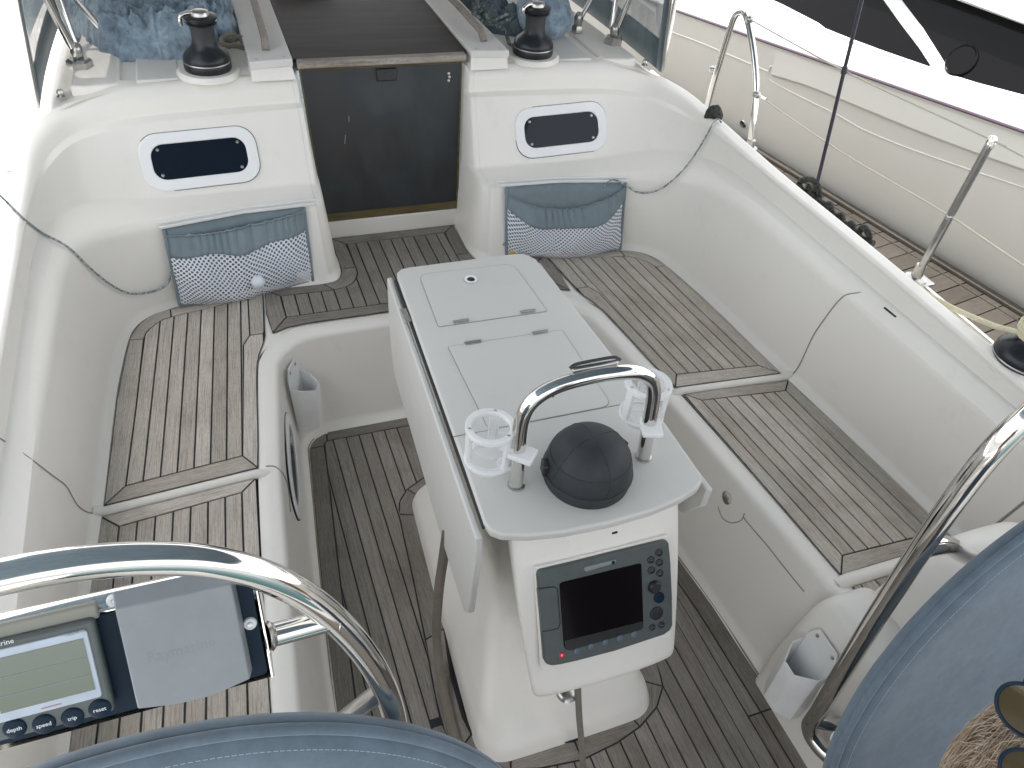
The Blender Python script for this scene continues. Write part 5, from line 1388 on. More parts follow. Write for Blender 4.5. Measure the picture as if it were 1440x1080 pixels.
# ---- covered wheels
def wheel(s, pxs, y0, tl_, rr, label):
    n = Vector((0, -math.cos(tl_), math.sin(tl_))); u = Vector((1, 0, 0)); w = n.cross(u).normalized()
    if w.z < 0: w = -w
    org = Vector((0, y0, .4))
    pts = [(lambda q: (q.dot(u), q.dot(w)))(at_plane(p, org, n) - org) for p in pxs]
    # fit centre for a fixed radius by gradient steps
    cx, cy = (s * .93, -.25)
    for _ in range(4000):
        gx = gy = 0
        for x, y in pts:
            d = math.hypot(x - cx, y - cy); e_ = d - rr; gx += e_ * (cx - x) / d; gy += e_ * (cy - y) / d
        cx -= .05 * gx; cy -= .05 * gy
    print('wheel', s, round(cx, 3), round(cy + .4, 3), [round(math.hypot(x - cx, y - cy) - rr, 3) for x, y in pts])
    c = org + u * cx + w * cy
    e = empty('covered_wheel', c); tag(e, label, 'steering wheel', 'steering wheels under blue canvas covers')
    V = []; F = []; nr = 22; ns = 120; rnd = random.Random(5 + s)
    for j in range(nr + 1):
        r = rr * j / nr
        for i in range(ns):
            a = 2 * PI * i / ns
            h = .024 if j < nr - 1 else (.018 if j == nr - 1 else .0)
            z = h - .012 * math.sin(PI * min(1, r / rr)) ** 1.0 + .0008 * math.sin(5 * a + 2) * (r / rr) ** 2
            rp = r + (-.003 if j == nr else 0)
            V.append(c + u * rp * math.cos(a) + w * rp * math.sin(a) + n * z)
    back = len(V)
    for rr2, z in ((rr * .985, -.018), (rr * .93, -.026), (rr * .90, -.020)):
        for i in range(ns): a = 2 * PI * i / ns; r3 = rr2; V.append(c + u * r3 * math.cos(a) + w * r3 * math.sin(a) + n * z)
    for j in range(nr + 3):
        for i in range(ns):
            a, b2 = j * ns + i, j * ns + (i + 1) % ns; F.append((a, b2, b2 + ns, a + ns))
    o = mesh_obj('canvas_cover', V, F, M['cloth_wheel'], smooth=True); PW(o, e)
    bm = bmesh.new()
    for k in range(420):
        a0 = 2 * PI * k / 420; a1 = a0 + 2 * PI / 420 * .68; r2 = rr * .955
        zz = .024 - .012 * math.sin(PI * .955) + .0012
        P = [c + u * r2 * math.cos(a) + w * r2 * math.sin(a) + n * (zz + .0008 * math.sin(5 * a + 2) * .9 + .0010) for a in (a0, (a0 + a1) / 2, a1)]
        add_tube(bm, P, .0005, 4)
    PW(bm_obj('stitching', bm, M['thread'], None), e)
    # binding
    PW(tube('rim_binding', [c + u * (rr * .985) * math.cos(2 * PI * i / 120) + w * (rr * .985) * math.sin(2 * PI * i / 120) + n * .008 for i in range(120)], .0075, M['cloth_wheel'], seg=10, closed=True), e)
    PW(lathe('hub', [(0, -.02), (.05, -.02), (.05, -.10), (.03, -.12), (.03, -.17), (0, -.17)], c, M['steel'], None, 24, n), e)
    return c, n, u, w
wc1 = wheel(-1, [(80, 1076), (170, 1045), (300, 1018), (420, 1011), (540, 1022), (640, 1045), (715, 1080)], -1.30 + .08, math.radians(12), .56, 'steering wheel under a round pale blue cover at the left')
wc2 = wheel(1, [(1172, 1060), (1180, 1030), (1250, 920), (1320, 840), (1380, 790), (1440, 745)], -1.16, math.radians(12), .60, 'steering wheel under a round pale blue cover at the right, behind the blonde person')
# white ties at the edge of the right cover
for px in ((1176, 1036), (1172, 1062)):
    p = at_y(px, -1.19); o = blob('cover_tie', p, (.006, .006, .012), M['ink'], 3, None, None, 16, .2); tag(o, ('upper' if px[1] < 1050 else 'lower') + ' small white knot on the left edge of the right wheel cover', 'tie', 'knots on the wheel cover edge')

# ================================================================== PIER, NEIGHBOURING YACHT
ZP = -.60
e0 = at_z((1060, 207), ZP); e1 = at_z((1437, 437), ZP); pd = (e1 - e0).normalized(); pn2 = Vector((-pd.y, pd.x, 0))
if pn2.x > 0: pn2 = -pn2                                   # towards our yacht
pang = math.atan2(pn2.y, pn2.x)
pier_w = 1.05
def pp_(s, t, z): q = e0 + pd * s + pn2 * t; return Vector((q.x, q.y, z))
base = mesh_obj('pier_frame', [pp_(a, b2, z) for z in (ZP - .25, ZP - .035) for a, b2 in ((-6, .02), (7, .02), (7, pier_w - .02), (-6, pier_w - .02))], [(0, 3, 2, 1), (4, 5, 6, 7), (0, 1, 5, 4), (1, 2, 6, 5), (2, 3, 7, 6), (3, 0, 4, 7)], M['seam_dark']); tag(base, kind='structure')
bme = None
bw = .118; k = 0; s_ = -6.0
while s_ < 6.9:
    w = bw - .007
    if bme is None:
        V = [(x, y, z) for z in (-.03, 0) for x, y in ((0, 0), (pier_w, 0), (pier_w, w), (0, w))]
        o = mesh_obj('board', V, [(0, 3, 2, 1), (4, 5, 6, 7), (0, 1, 5, 4), (1, 2, 6, 5), (2, 3, 7, 6), (3, 0, 4, 7)], M['teak_board'], base); bme = o.data
    else:
        o = bpy.data.objects.new('board', bme); col.objects.link(o); o.parent = base
    q = pp_(s_, 0.0, ZP + random.uniform(-.002, .002)); o.location = q; o.rotation_euler = (0, 0, pang)
    s_ += bw
ed = [pp_(-6, .035, ZP + .012), pp_(7, .035, ZP + .012)]
bm = bmesh.new(); M3 = Matrix.Rotation(math.atan2(pd.y, pd.x), 3, 'Z'); add_box(bm, (ed[0] + ed[1]) / 2, (13, .050, .022), M3)
o = bm_obj('edge_timber', bm, M['teak_board'], None); bevel(o, .004); tag(o, kind='structure')
bm = bmesh.new(); add_box(bm, pp_(.5, .115, ZP + .004), (13, .006, .008), M3); o = bm_obj('edge_strip', bm, M['steel'], None); tag(o, kind='structure')

# neighbour: profile swept along pd. coordinates: s along the pier (towards our stern), h height, t offset towards us
hn = (pn2 * math.cos(math.radians(-12)) + Vector((0, 0, 1)) * math.sin(math.radians(-12))).normalized()      # hull face overhangs outward going up
hp = e0 - pn2 * .06; hp = Vector((hp.x, hp.y, ZP))
hup = hn.cross(pd).normalized()
if hup.z < 0: hup = -hup
def hull(px, off=0): 
    q = at_plane(px, hp + hn * off, hn) - hp; return q.dot(pd), q.dot(hup)
def HP(s, h, off=0): return hp + pd * s + hup * h + hn * off
strip_px = [(930, 0), (1000, 31), (1100, 71), (1187, 98), (1300, 140), (1440, 184)]
sh_ = [hull(p) for p in strip_px]; print('strip', [(round(a, 2), round(b2, 2)) for a, b2 in sh_])
m_ = (sh_[-1][1] - sh_[1][1]) / (sh_[-1][0] - sh_[1][0]); c0_ = sh_[1][1] - m_ * sh_[1][0]
def hs(s): return c0_ + m_ * s
ny_ = empty('neighbouring_yacht', hp); tag(ny_, 'large cream white motor yacht with black windows moored beyond the wooden pier', 'yacht')
SS_ = [-7 + i * .5 for i in range(33)]
# bulwark plane leaning inboard
bn = (pn2 * math.cos(math.radians(42)) + Vector((0, 0, 1)) * math.sin(math.radians(42))).normalized(); bup = bn.cross(pd).normalized()
if bup.z < 0: bup = -bup
cn = (pn2 * math.cos(math.radians(27)) + Vector((0, 0, 1)) * math.sin(math.radians(27))).normalized(); cup_ = cn.cross(pd).normalized()
if cup_.z < 0: cup_ = -cup_
def col_pts(s):
    h = hs(s); top = HP(s, h)
    a = top + hn * .0
    P = [HP(s, -.9, -.10), HP(s, -.4, -.0), HP(s, h - .30, 0), HP(s, h - .012, 0), HP(s, h - .006, .004), a + Vector((0, 0, .012)), a + bup * .10 + Vector((0, 0, .012))]
    b2 = P[-1]; P.append(b2 - pn2 * .012 + Vector((0, 0, .004)))
    c = P[-1] + cup_ * 1.35; P.append(P[-1] + cup_ * .6); P.append(c); P.append(c - pn2 * 2.2 + Vector((0, 0, .15))); P.append(P[-1] - pn2 * 1.2 - Vector((0, 0, 3.2)))
    return P
cols_ = [col_pts(s) for s in SS_]; V = []; F = []; m = len(cols_[0])
for c in cols_: V += c
for i in range(len(cols_) - 1):
    for j in range(m - 1): F.append((i * m + j, (i + 1) * m + j, (i + 1) * m + j + 1, i * m + j + 1))
F.append(tuple(range(m))); F.append(tuple(range((len(cols_) - 1) * m, len(cols_) * m))[::-1])
# two materials: cream hull below, white above
o = mesh_obj('hull', V, F, M['gel_cream']); o.data.materials.append(M['gel_white2'])
for p in o.data.polygons:
    k_ = [vi % m for vi in p.vertices]
    if len(p.vertices) == 4 and min(k_) >= 4: p.material_index = 1
bm = bmesh.new(); bm.from_mesh(o.data); bmesh.ops.recalc_face_normals(bm, faces=bm.faces); bm.to_mesh(o.data); bm.free()
for p in o.data.polygons: p.use_smooth = True
o.data.set_sharp_from_angle(angle=math.radians(20)); PW(o, ny_)
PW(tube('rub_strip', [HP(s, hs(s) + .0, .008) for s in SS_], .009, M['purple'], seg=8), ny_)
cb = cols_[0][7] 
def cabpt(px, off=.0): # on the cabin side plane
    c = col_pts(0.0)[7] ; # plane contains sloping sheer direction too
    d2 = (col_pts(1.0)[7] - col_pts(0.0)[7]).normalized(); n = d2.cross(cup_).normalized()
    if n.z < 0: n = -n
    return at_plane(px, c + n * off, n), n
def Zn(x, y): return (1160 + x / 5.143, y / 5.143)
def window(name, pts, th=.004):
    bm = bmesh.new(); P = []; n = None
    for p in pts: q, n = cabpt(p, th); P.append(q)
    hi = [bm.verts.new(q) for q in P]; lo = [bm.verts.new(q - n * (th + .02)) for q in P]
    bm.faces.new(hi); mm = len(P)
    for i in range(mm): bm.faces.new((hi[i], lo[i], lo[(i + 1) % mm], hi[(i + 1) % mm]))
    o = bm_obj(name, bm, M['glass_ship'], None, False); PW(o, ny_)
    bm = bmesh.new(); add_tube(bm, P, .008, 8, True); PW(bm_obj('window_frame', bm, M['gel_white2'], None), ny_); return o
window('side_window', [(1070, -6), (1100, 8), (1150, 34), Zn(0, 215), Zn(200, 295), Zn(400, 370), Zn(600, 440), Zn(745, 490), Zn(768, 485), Zn(772, 465), Zn(690, 340), Zn(560, 170), Zn(430, -10), Zn(100, -200), Zn(-300, -300)])
window('side_window', [Zn(535, -10), Zn(700, 210), Zn(820, 400), Zn(915, 552), Zn(1100, 610), Zn(1440, 700), Zn(1900, 800), Zn(2400, 900), Zn(2400, 430), Zn(1440, 165), Zn(1000, 5), Zn(800, -70), Zn(600, -150)])
# opening port ring inside the second window
q, n = cabpt(Zn(985, 435), .012); PW(lathe('port_ring', [(.072, 0), (.078, .004), (.083, 0)], q, M['glass_ship'], None, 36, n), ny_); PW(lathe('port_glass', [(0, .001), (.072, .001)], q, M['glass_ship'], None, 36, n), ny_)
# overhanging roof edge
R0 = [cabpt(p, .10)[0] for p in (Zn(300, -260), Zn(1040, -10), Zn(1440, 140), Zn(2400, 480))]
bm = bmesh.new(); n = cabpt((1200, 50))[1]
for a, b2 in zip(R0[:-1], R0[1:]):
    vs = [bm.verts.new(v) for v in (a, b2, b2 + cup_ * .6 + n * .10, a + cup_ * .6 + n * .10, a - n * .09 + cup_ * .03, b2 - n * .09 + cup_ * .03)]
    bm.faces.new((vs[0], vs[1], vs[2], vs[3])); bm.faces.new((vs[0], vs[4], vs[5], vs[1]))
o = bm_obj('roof_edge', bm, M['gel_white2'], None, False); sm = o.modifiers.new('t', 'SOLIDIFY'); sm.thickness = .02; PW(o, ny_)
# hull mouldings: long raised beads and two scoops
def Zq(x, y): return (960 + x / 3.0, y / 3.0)
def hb(pxs, r, mat, name, off=.0):
    P = [HP(*hull(p), off) for p in pxs]; P = catmull(P, 6); PW(tube(name, P, r, mat, seg=8), ny_)
hb([Zq(-300, 50), Zq(0, 152), Zq(180, 225), Zq(362, 302)], .006, M['gel_cream'], 'hull_bead')
hb([Zq(365, 318), Zq(364, 300), Zq(370, 284), Zq(385, 282), Zq(520, 318), Zq(680, 378), Zq(900, 468), Zq(1100, 560), Zq(1250, 625), Zq(1440, 690), Zq(1900, 840)], .0055, M['gel_cream'], 'hull_bead')
hb([Zq(364, 318), Zq(378, 345), Zq(500, 410), Zq(640, 478), Zq(760, 545), Zq(900, 605), Zq(1050, 660), Zq(1230, 722), Zq(1440, 792), Zq(1900, 960)], .0045, M['gel_cream'], 'hull_bead')
def scoop(pxs, name='hull_scoop'):
    P = [hull(p) for p in pxs]; bm = bmesh.new()
    if poly_area(P) < 0: P = P[::-1]
    rings = []
    Q = P
    for d, off in ((0, .004), (.012, -.004), (.028, -.020), (.045, -.030)):
        rings.append([bm.verts.new(HP(p[0] + (0), p[1] - (0), off + .004)) for p in (inset(P, d) if d else P)] if len(inset(P, d) if d else P) == len(P) else None)
    rings = [r for r in rings if r]
    for a, b2 in zip(rings[:-1], rings[1:]):
        for i in range(len(a)): bm.faces.new((a[i], a[(i + 1) % len(a)], b2[(i + 1) % len(a)], b2[i]))
    bm.faces.new(rings[-1]); return PW(bm_obj(name, bm, M['gel_cream'], None), ny_)
def lip(pxs_low, name='hull_ledge'):      # a downward facing ledge: wedge standing proud of the hull with its shade side below
    up = [HP(*hull(p), .003) for p in pxs_low]
    bm = bmesh.new(); V1 = [bm.verts.new(p) for p in catmull(up, 5)]; V2 = [bm.verts.new(v.co + hn * .016 + hup * .022) for v in V1]; V3 = [bm.verts.new(v.co + hup * max(.03, min(.30, (hs((v.co - hp).dot(pd)) - (v.co - hp).dot(hup)) * .86))) for v in V1]
    for i in range(len(V1) - 1): bm.faces.new((V1[i], V1[i + 1], V2[i + 1], V2[i])); bm.faces.new((V2[i], V2[i + 1], V3[i + 1], V3[i]))
    return PW(bm_obj(name, bm, M['gel_cream'], None, True, True), ny_)
lip([Zq(380, 322), Zq(520, 365), Zq(640, 412), Zq(760, 462), Zq(900, 520), Zq(1050, 580), Zq(1250, 655), Zq(1440, 722), Zq(1900, 880)])
for p in (Zq(255, 523), Zq(140, 290), Zq(330, 400)):
    c = HP(*hull(p), .002)
    if p != Zq(330, 400): PW(lathe('skin_fitting', [(0, .001), (.016, .002), (.026, .006), (.030, 0)], c, M['steel'], None, 20, hn), ny_)

lb = empty('moored_boat', (-3.0, 2.0, -1.2)); tag(lb, 'white deck of a boat moored to the left, glimpsed at the top left corner', 'boat')
bm = bmesh.new(); rws = []
for y, wd in ((-6, 1.5), (-3, 1.7), (0, 1.75), (3, 1.65), (6, 1.2), (8, .5), (8.8, .05)):
    rws.append([bm.verts.new((-3.02 + x, y, z)) for x, z in ((-wd * .8, -1.3), (-wd, -.05), (-wd + .06, .0), (0, .07), (wd - .06, .0), (wd, -.05), (wd * .8, -1.3))])
for a, b2 in zip(rws[:-1], rws[1:]):
    for i in range(6): bm.faces.new((a[i], a[i + 1], b2[i + 1], b2[i]))
bm.faces.new(rws[0])
PW(bm_obj('hull', bm, M['gel_white2'], None), lb)
bm = bmesh.new(); rws = []
for z, k_ in ((.04, 1.0), (.28, .94), (.34, .80), (.36, .4)): rws.append([bm.verts.new((-3.02 + x * k_, 1.5 + y * k_, z)) for x, y in rpoly([(-1.0, -2.5), (1.0, -2.5), (.8, 3.6), (-.8, 3.6)], [.3] * 4, 4)])
for a, b2 in zip(rws[:-1], rws[1:]):
    for i in range(len(a)): bm.faces.new((a[i], a[(i + 1) % len(a)], b2[(i + 1) % len(a)], b2[i]))
bm.faces.new(rws[-1]); PW(bm_obj('cabin', bm, M['gel_white2'], None), lb)
for y in (1.0, 2.8, 4.6): PW(tube('stanchion', [(-1.62, y, -.02), (-1.62, y, .55)], .012, M['steel'], seg=10), lb)
PW(tube('guard_wire', [(-1.62, -3, .54), (-1.62, 1, .54), (-1.62, 4.6, .54), (-2.9, 8.2, .5)], .004, M['steel'], seg=6), lb)
# ================================================================== RAILS AND LIFELINES of our side deck
A1 = at_x((994, 154), 1.335); 
gt = empty('gate_rail', (1.35, .97, .42)); tag(gt, 'polished steel A shaped gate rail standing outside the right coaming', 'rail')
f_leg = [at_x((992, 160), 1.30)] + [at_x(p, 1.300) for p in ((1003, 118), (1016, 75), (1027, 40))] + [at_x((1034, 22), 1.300), at_x((1042, 17), 1.300), at_x((1049, 22), 1.300)] + [at_x(p, 1.300) for p in ((1057, 55), (1062, 95), (1063, 130), (1060, 165))] + [at_x((1054, 207), 1.300)]
PW(tube('rail_tube', catmull(f_leg, 6), .0125, M['chrome'], seg=14), gt)
for p in (f_leg[0], f_leg[-1]): PW(lathe('foot', [(0, .03), (.016, .03), (.018, .004), (.03, 0), (.03, -.02)], p, M['steel'], None, 18), gt)
for px in ((1054, 27), (1064, 133), (1003, 98)): PW(blob('wire_eye', at_x(px, 1.300), (.012, .012, .012), M['steel'], 2, None, None, 14, .1), gt)
pf = empty('rail_stanchion', (1.2, 1.5, .5)); tag(pf, 'thin steel stanchion behind the right end of the spray hood', 'stanchion')
PW(tube('post', [at_y((931, 98), 1.30), at_y((938, 60), 1.32), at_y((950, 0), 1.34), at_y((962, -60), 1.36)], .010, M['chrome'], seg=12), pf)
# stanchion and wires
sb_ = at_x((1287, 392), 1.303); st = empty('lifeline_stanchion', sb_); tag(st, 'slender steel stanchion rising from the right side deck edge', 'stanchion')
stp = at_y((1395, 197), sb_.y - .03)
PW(tube('post', [sb_, sb_ + (stp - sb_) * .5, stp], .0115, M['steel'], seg=14), st)
PW(lathe('cap', [(0, .012), (.009, .010), (.013, .0), (.013, -.02)], stp, M['chrome'], None, 16), st)
PW(lathe('eye', [(0, .016), (.008, .012), (.014, 0), (.008, -.012), (0, -.016)], sb_ + (stp - sb_) * .485, M['steel'], None, 12, (1, .3, 0)), st)
PW(lathe('socket', [(0, .05), (.015, .05), (.017, .01), (.034, .004), (.036, -.02), (0, -.02)], sb_, M['steel'], None, 20), st)
PW(box('base_plate', sb_ + Vector((0, 0, -.008)), (.10, .07, .012), M['steel'], bev=.004), st)
mid = sb_ + (stp - sb_) * .485
up0 = at_x((1054, 27), 1.300); lo0 = at_x((1064, 133), 1.300)
for a, b2, nm in ((up0, stp, 'upper'), (lo0, mid, 'lower')):
    d = (b2 - a); far = b2 + Vector((.0, -1.6, .0 if nm == 'upper' else 0)) 
    far = at_x((1440 + 60, 222 + 30) if nm == 'upper' else (1440 + 60, 385 + 30), 1.33)
    o = tube('lifeline', catmull([a, a + d * .5 + Vector((0, 0, -.012)), b2, far, b2 + (far - b2) * 9 + Vector((0, 0, .0))], 8), .0032, M['wire'], seg=8); tag(o, '%s cream coated lifeline along the right side deck' % nm, 'lifeline')
for px in ((1068, 137),): 
    o = tube('lifeline_shackle', [at_x((1066, 134), 1.300), at_x((1078, 140), 1.300)], .006, M['chrome'], seg=8); tag(o, 'small steel fork joining the lower lifeline to the gate rail', 'shackle')
# dark sheet running up from the side deck
base_p = at_x((1148, 262), 1.285); o = tube('dark_rope', [base_p, at_x((1168, 180), 1.285), at_x((1187, 100), 1.285), at_x((1212, 0), 1.285), at_x((1240, -110), 1.285)], .0062, simple('black_stay', (.03, .025, .045), .5), seg=10); tag(o, 'taut dark line rising steeply from the right side deck', 'rope')
o = tube('line_collar', [at_x((1186, 104), 1.285), at_x((1188.5, 94), 1.285)], .009, M['rubber'], seg=10); tag(o, 'small dark collar on the taut line', 'collar')
o = tube('black_rope', catmull([at_x(p, x) for p, x in (((1150, 262), 1.285), ((1143, 254), 1.289), ((1132, 252), 1.301), ((1124, 259), 1.297), ((1130, 269), 1.285), ((1142, 272), 1.301), ((1150, 264), 1.285), ((1152, 278), 1.301), ((1150, 288), 1.285), ((1158, 290), 1.289), ((1167, 287), 1.301), ((1168, 296), 1.289), ((1158, 298), 1.289), ((1168, 305), 1.289), ((1182, 303), 1.301), ((1184, 312), 1.297), ((1175, 312), 1.285), ((1186, 322), 1.293), ((1197, 314), 1.301), ((1200, 326), 1.285), ((1190, 326), 1.285), ((1202, 334), 1.301), ((1213, 320), 1.289), ((1220, 326), 1.285), ((1222, 336), 1.301), ((1210, 340), 1.285), ((1228, 342), 1.289))], 7), .0105, M['rope_black'], seg=9); tag(o, 'thick black rope snaking along the right side deck edge', 'rope')
o = tube('black_rope', catmull([at_x(p, x) for p, x in (((1136, 262), 1.293), ((1150, 282), 1.285), ((1166, 292), 1.293), ((1176, 308), 1.293), ((1194, 318), 1.297), ((1204, 330), 1.297), ((1222, 340), 1.301))], 7), .0105, M['rope_black'], seg=9); tag(o, 'second strand of thick black rope lying under the first at the deck edge', 'rope')
# genoa track and toe rail beside the coaming
o = box('deck_track', (1.315, -.33, .445), (.016, .40, .016), M['chrome'], bev=.003, M3=Matrix.Rotation(math.radians(-1.5), 3, 'Z')); tag(o, 'steel track on the right side deck before the coaming winch', 'track')
# coaming winch with rope
winch((1.282, -0.587, .470), 1.0, 'big black winch with cream rope turns at the right edge outside the coaming', group='winches on the coamings')
o = lathe('winch_plinth', [(0, 0), (.100, 0), (.098, -.02), (.080, -.10), (0, -.10)], (1.282, -0.587, .470), M['gel'], None, 36); tag(o, kind='structure')
bm = bmesh.new()
wx, wy, wz = 1.282, -0.587, .470
ring_ = [Vector((wx + .053 * math.cos(a), wy + .053 * math.sin(a), wz + .105 + .020 * (a / (2 * PI)))) for a in [math.radians(150 + 18 * i) for i in range(58)]]
lead = [at_z((1280, 394), .455), at_z((1290, 400), .462), at_z((1305, 414), .47), at_z((1350, 438), .50), at_z((1400, 459), .545)]
for i in range(len(ring_)): ring_[i].z = wz + .100 + .0125 * i / 20
o = tube('cream_rope', catmull(lead, 8) + ring_, .0075, M['rope_cream'], seg=10); tag(o, 'cream rope with blue flecks leading to the big winch at the right', 'rope')
# small dark block at the coaming where the thin rope ends
o = blob('rope_whipping', at_z((998, 159), .545) + Vector((.02, 0, -.01)), (.022, .020, .022), M['rope_black'], 4, 'small dark wound rope at the foot of the gate rail', 'rope', 24, .2)

# ================================================================== SPRAY HOOD
fr_ = []
for s, nm, P0 in ((-1, 'left', None), (1, 'right', None)):
    hd = empty('spray_hood_curtain', (s * 1.14, 1.26, .56)); tag(hd, '%s side of the spray hood with clear window and steel frame' % nm, 'spray hood', 'spray hood sides')
    base_ = [Vector((s * x, y, z)) for x, y, z in ((1.142, 1.257, .570), (1.135, 1.55, .580), (1.11, 1.9, .595), (1.06, 2.4, .61), (.95, 3.0, .63))]
    lean = Vector((-s * .10, .02, .99))
    base_c = catmull(base_, 5); V = []; F = []; rows_ = 7; hts = [0, .05, .12, .30, .50, .68, .80]
    for h in hts:
        for p in base_c: V.append(p + Vector((-s * (.10 * h + .45 * max(0, h - .3) ** 2), -.02 * h, h)))
    nb = len(base_c)
    def part_(r0, r1, mat, name, i0=0, i1=None):
        i1 = i1 if i1 is not None else nb - 1; Vv = []; Ff = []
        rr = list(range(r0, r1 + 1))
        for r in rr: Vv += [V[r * nb + i] for i in range(i0, i1 + 1)]
        w = i1 - i0 + 1
        for a in range(len(rr) - 1):
            for i in range(w - 1): Ff.append((a * w + i, a * w + i + 1, (a + 1) * w + i + 1, (a + 1) * w + i))
        o = mesh_obj(name, Vv, Ff, mat, smooth=True); sm = o.modifiers.new('t', 'SOLIDIFY'); sm.thickness = .002; PW(o, hd)
    part_(0, 2, M['cloth_trim'], 'lower_border', 1); part_(0, 6, M['cloth_trim'], 'edge_border', 0, 1)
    part_(2, 5, M['vinyl'], 'clear_window', 1); part_(5, 6, M['cloth_trim'], 'upper_border', 1)
    zp = [base_[0] + Vector((-s * (.10 * h + .45 * max(0, h - .3) ** 2) + s * .004, -.02 * h - .004, h)) for h in [i * .05 for i in range(17)]]
    PW(tube('zip_edge', zp, .0055, M['steel'], seg=8), hd)
    # frame tubes
    ft = on = Vector((s * 1.015, 1.47, .645))
    top = Vector((s * 1.08, 1.30, 1.35))
    PW(tube('hoop', catmull([ft, ft + Vector((s * .04, -.02, .18)), ft + Vector((s * .08, -.06, .42)), Vector((s * 1.03, 1.30, 1.28)), Vector((s * .80, 1.26, 1.50)), Vector((s * .4, 1.24, 1.56)), Vector((0, 1.24, 1.58))], 7), .0125, M['chrome'], seg=14), hd)
    PW(tube('second_hoop', catmull([ft + Vector((0, .03, .02)), ft + Vector((s * .03, .10, .25)), ft + Vector((s * .05, .25, .60)), Vector((s * .9, 1.9, 1.38))], 6), .0115, M['chrome'], seg=14), hd)
    PW(tube('brace', [Vector((s * .915, 1.62, .655)), Vector((s * .965, 1.63, .74)), Vector((s * 1.075, 1.66, .93))], .010, M['steel'], seg=12), hd)
    for c_, r_ in ((ft, .042), (Vector((s * .912, 1.615, .648)), .026)):
        PW(lathe('foot_plate', [(0, .008), (r_ * .8, .008), (r_, .0), (r_, -.02)], c_ + Vector((0, 0, -.008)), M['steel'], None, 6), hd)
        PW(blob('hinge', c_ + Vector((0, 0, .022)), (.014, .014, .022), M['steel'], 2, None, None, 16, .15), hd)
    PW(lathe('deck_stud', [(0, .022), (.009, .020), (.012, .012), (.008, .006), (.014, 0)], (s * 1.075, 1.285, .592), M['steel'], None, 18), hd)
hc = empty('spray_hood_canopy', (0, 1.24, 1.5)); tag(hc, 'grey blue spray hood canopy over the coachroof', 'spray hood')
arc_a = catmull([(-1.03, 1.30, 1.28), (-.80, 1.26, 1.50), (-.4, 1.24, 1.57), (0, 1.24, 1.59), (.4, 1.24, 1.57), (.80, 1.26, 1.50), (1.03, 1.30, 1.28)], 5)
arc_b = catmull([(-.86, 2.9, .95), (-.7, 2.9, 1.05), (-.4, 2.9, 1.10), (0, 2.9, 1.12), (.4, 2.9, 1.10), (.7, 2.9, 1.05), (.86, 2.9, .95)], 5)
V = []; F = []; q_ = len(arc_a)
for t in range(9):
    f = t / 8
    for a, b2 in zip(arc_a, arc_b): p = a.lerp(b2, f); p.z += .10 * math.sin(PI * f); V.append(p)
for t in range(8):
    for i in range(q_ - 1): F.append((t * q_ + i, t * q_ + i + 1, (t + 1) * q_ + i + 1, (t + 1) * q_ + i))
o = mesh_obj('canopy', V, F, M['canvas_top'], smooth=True); sm = o.modifiers.new('t', 'SOLIDIFY'); sm.thickness = .003; PW(o, hc)
# ================================================================== BIMINI over the cockpit
bi = empty('bimini', (0, -.7, 2.1)); tag(bi, 'blue grey canvas awning stretched over the cockpit', 'awning')
V = []; F = []; nx_, ny2 = 16, 14
BX, BY0, BY1, BZ = 1.38, -2.5, 1.45, 2.12
for j in range(ny2 + 1):
    for i in range(nx_ + 1):
        x = -BX + 2 * BX * i / nx_; y = BY0 + (BY1 - BY0) * j / ny2
        V.append(Vector((x, y, BZ - .20 * (x / BX) ** 2 - .02 * math.sin(j * PI / 3.5) ** 2)))
for j in range(ny2):
    for i in range(nx_): a = j * (nx_ + 1) + i; F.append((a, a + 1, a + nx_ + 2, a + nx_ + 1))
o = mesh_obj('canopy', V, F, M['cloth'], smooth=True); sm = o.modifiers.new('t', 'SOLIDIFY'); sm.thickness = .003; PW(o, bi)
for yy in (BY0 + .02, -.6, BY1 - .02):
    PW(tube('bow', catmull([Vector((x, yy + (0 if abs(x) < BX - .01 else -.0), BZ - .20 * (x / BX) ** 2 - .015)) for x in [-BX, -.9, -.45, 0, .45, .9, BX]] , 5), .0125, M['chrome'], seg=12), bi)

# ================================================================== PERSON at the lower right
hc_ = at_t((1488, 1098), .92)          # centre of the head
print('head centre', hc_)
pr = empty('person', (hc_.x, hc_.y - .05, ZS)); tag(pr, 'blonde person in sunglasses at the lower right corner, in front of the right wheel cover', 'person')
def skin_body(name, joints, edges, mat, root=0, lv=2):
    me = bpy.data.meshes.new(name); me.from_pydata([j[:3] for j in joints], edges, []); o = bpy.data.objects.new(name, me); col.objects.link(o)
    sk = o.modifiers.new('skin', 'SKIN'); 
    for i, j in enumerate(joints): me.skin_vertices[0].data[i].radius = (j[3], j[4] if len(j) > 4 else j[3])
    me.skin_vertices[0].data[root].use_root = True
    ss = o.modifiers.new('sub', 'SUBSURF'); ss.levels = lv; ss.render_levels = lv; me.materials.append(mat)
    return o
hx, hy, hz = hc_
sh_z = hz - .36; hip_z = sh_z - .50
fx = hx + .20; fy = hy - .14
J = [(fx, fy, hip_z, .16, .11), (fx, fy, hip_z + .16, .13, .10), (fx, fy, hip_z + .34, .16, .11), (fx, fy, sh_z + .02, .11, .09), (fx, fy + .01, sh_z + .09, .055), (fx, fy + .02, sh_z + .16, .05),
     (fx - .17, fy, sh_z, .062), (fx - .19, fy - .05, sh_z - .27, .045), (fx - .17, fy - .06, sh_z - .50, .034), (fx + .17, fy, sh_z, .062), (fx + .19, fy - .05, sh_z - .27, .045), (fx + .17, fy - .06, sh_z - .50, .034)]
body = skin_body('body', J, [(0, 1), (1, 2), (2, 3), (3, 4), (4, 5), (3, 6), (6, 7), (7, 8), (3, 9), (9, 10), (10, 11)], M['shirt']); PW(body, pr)
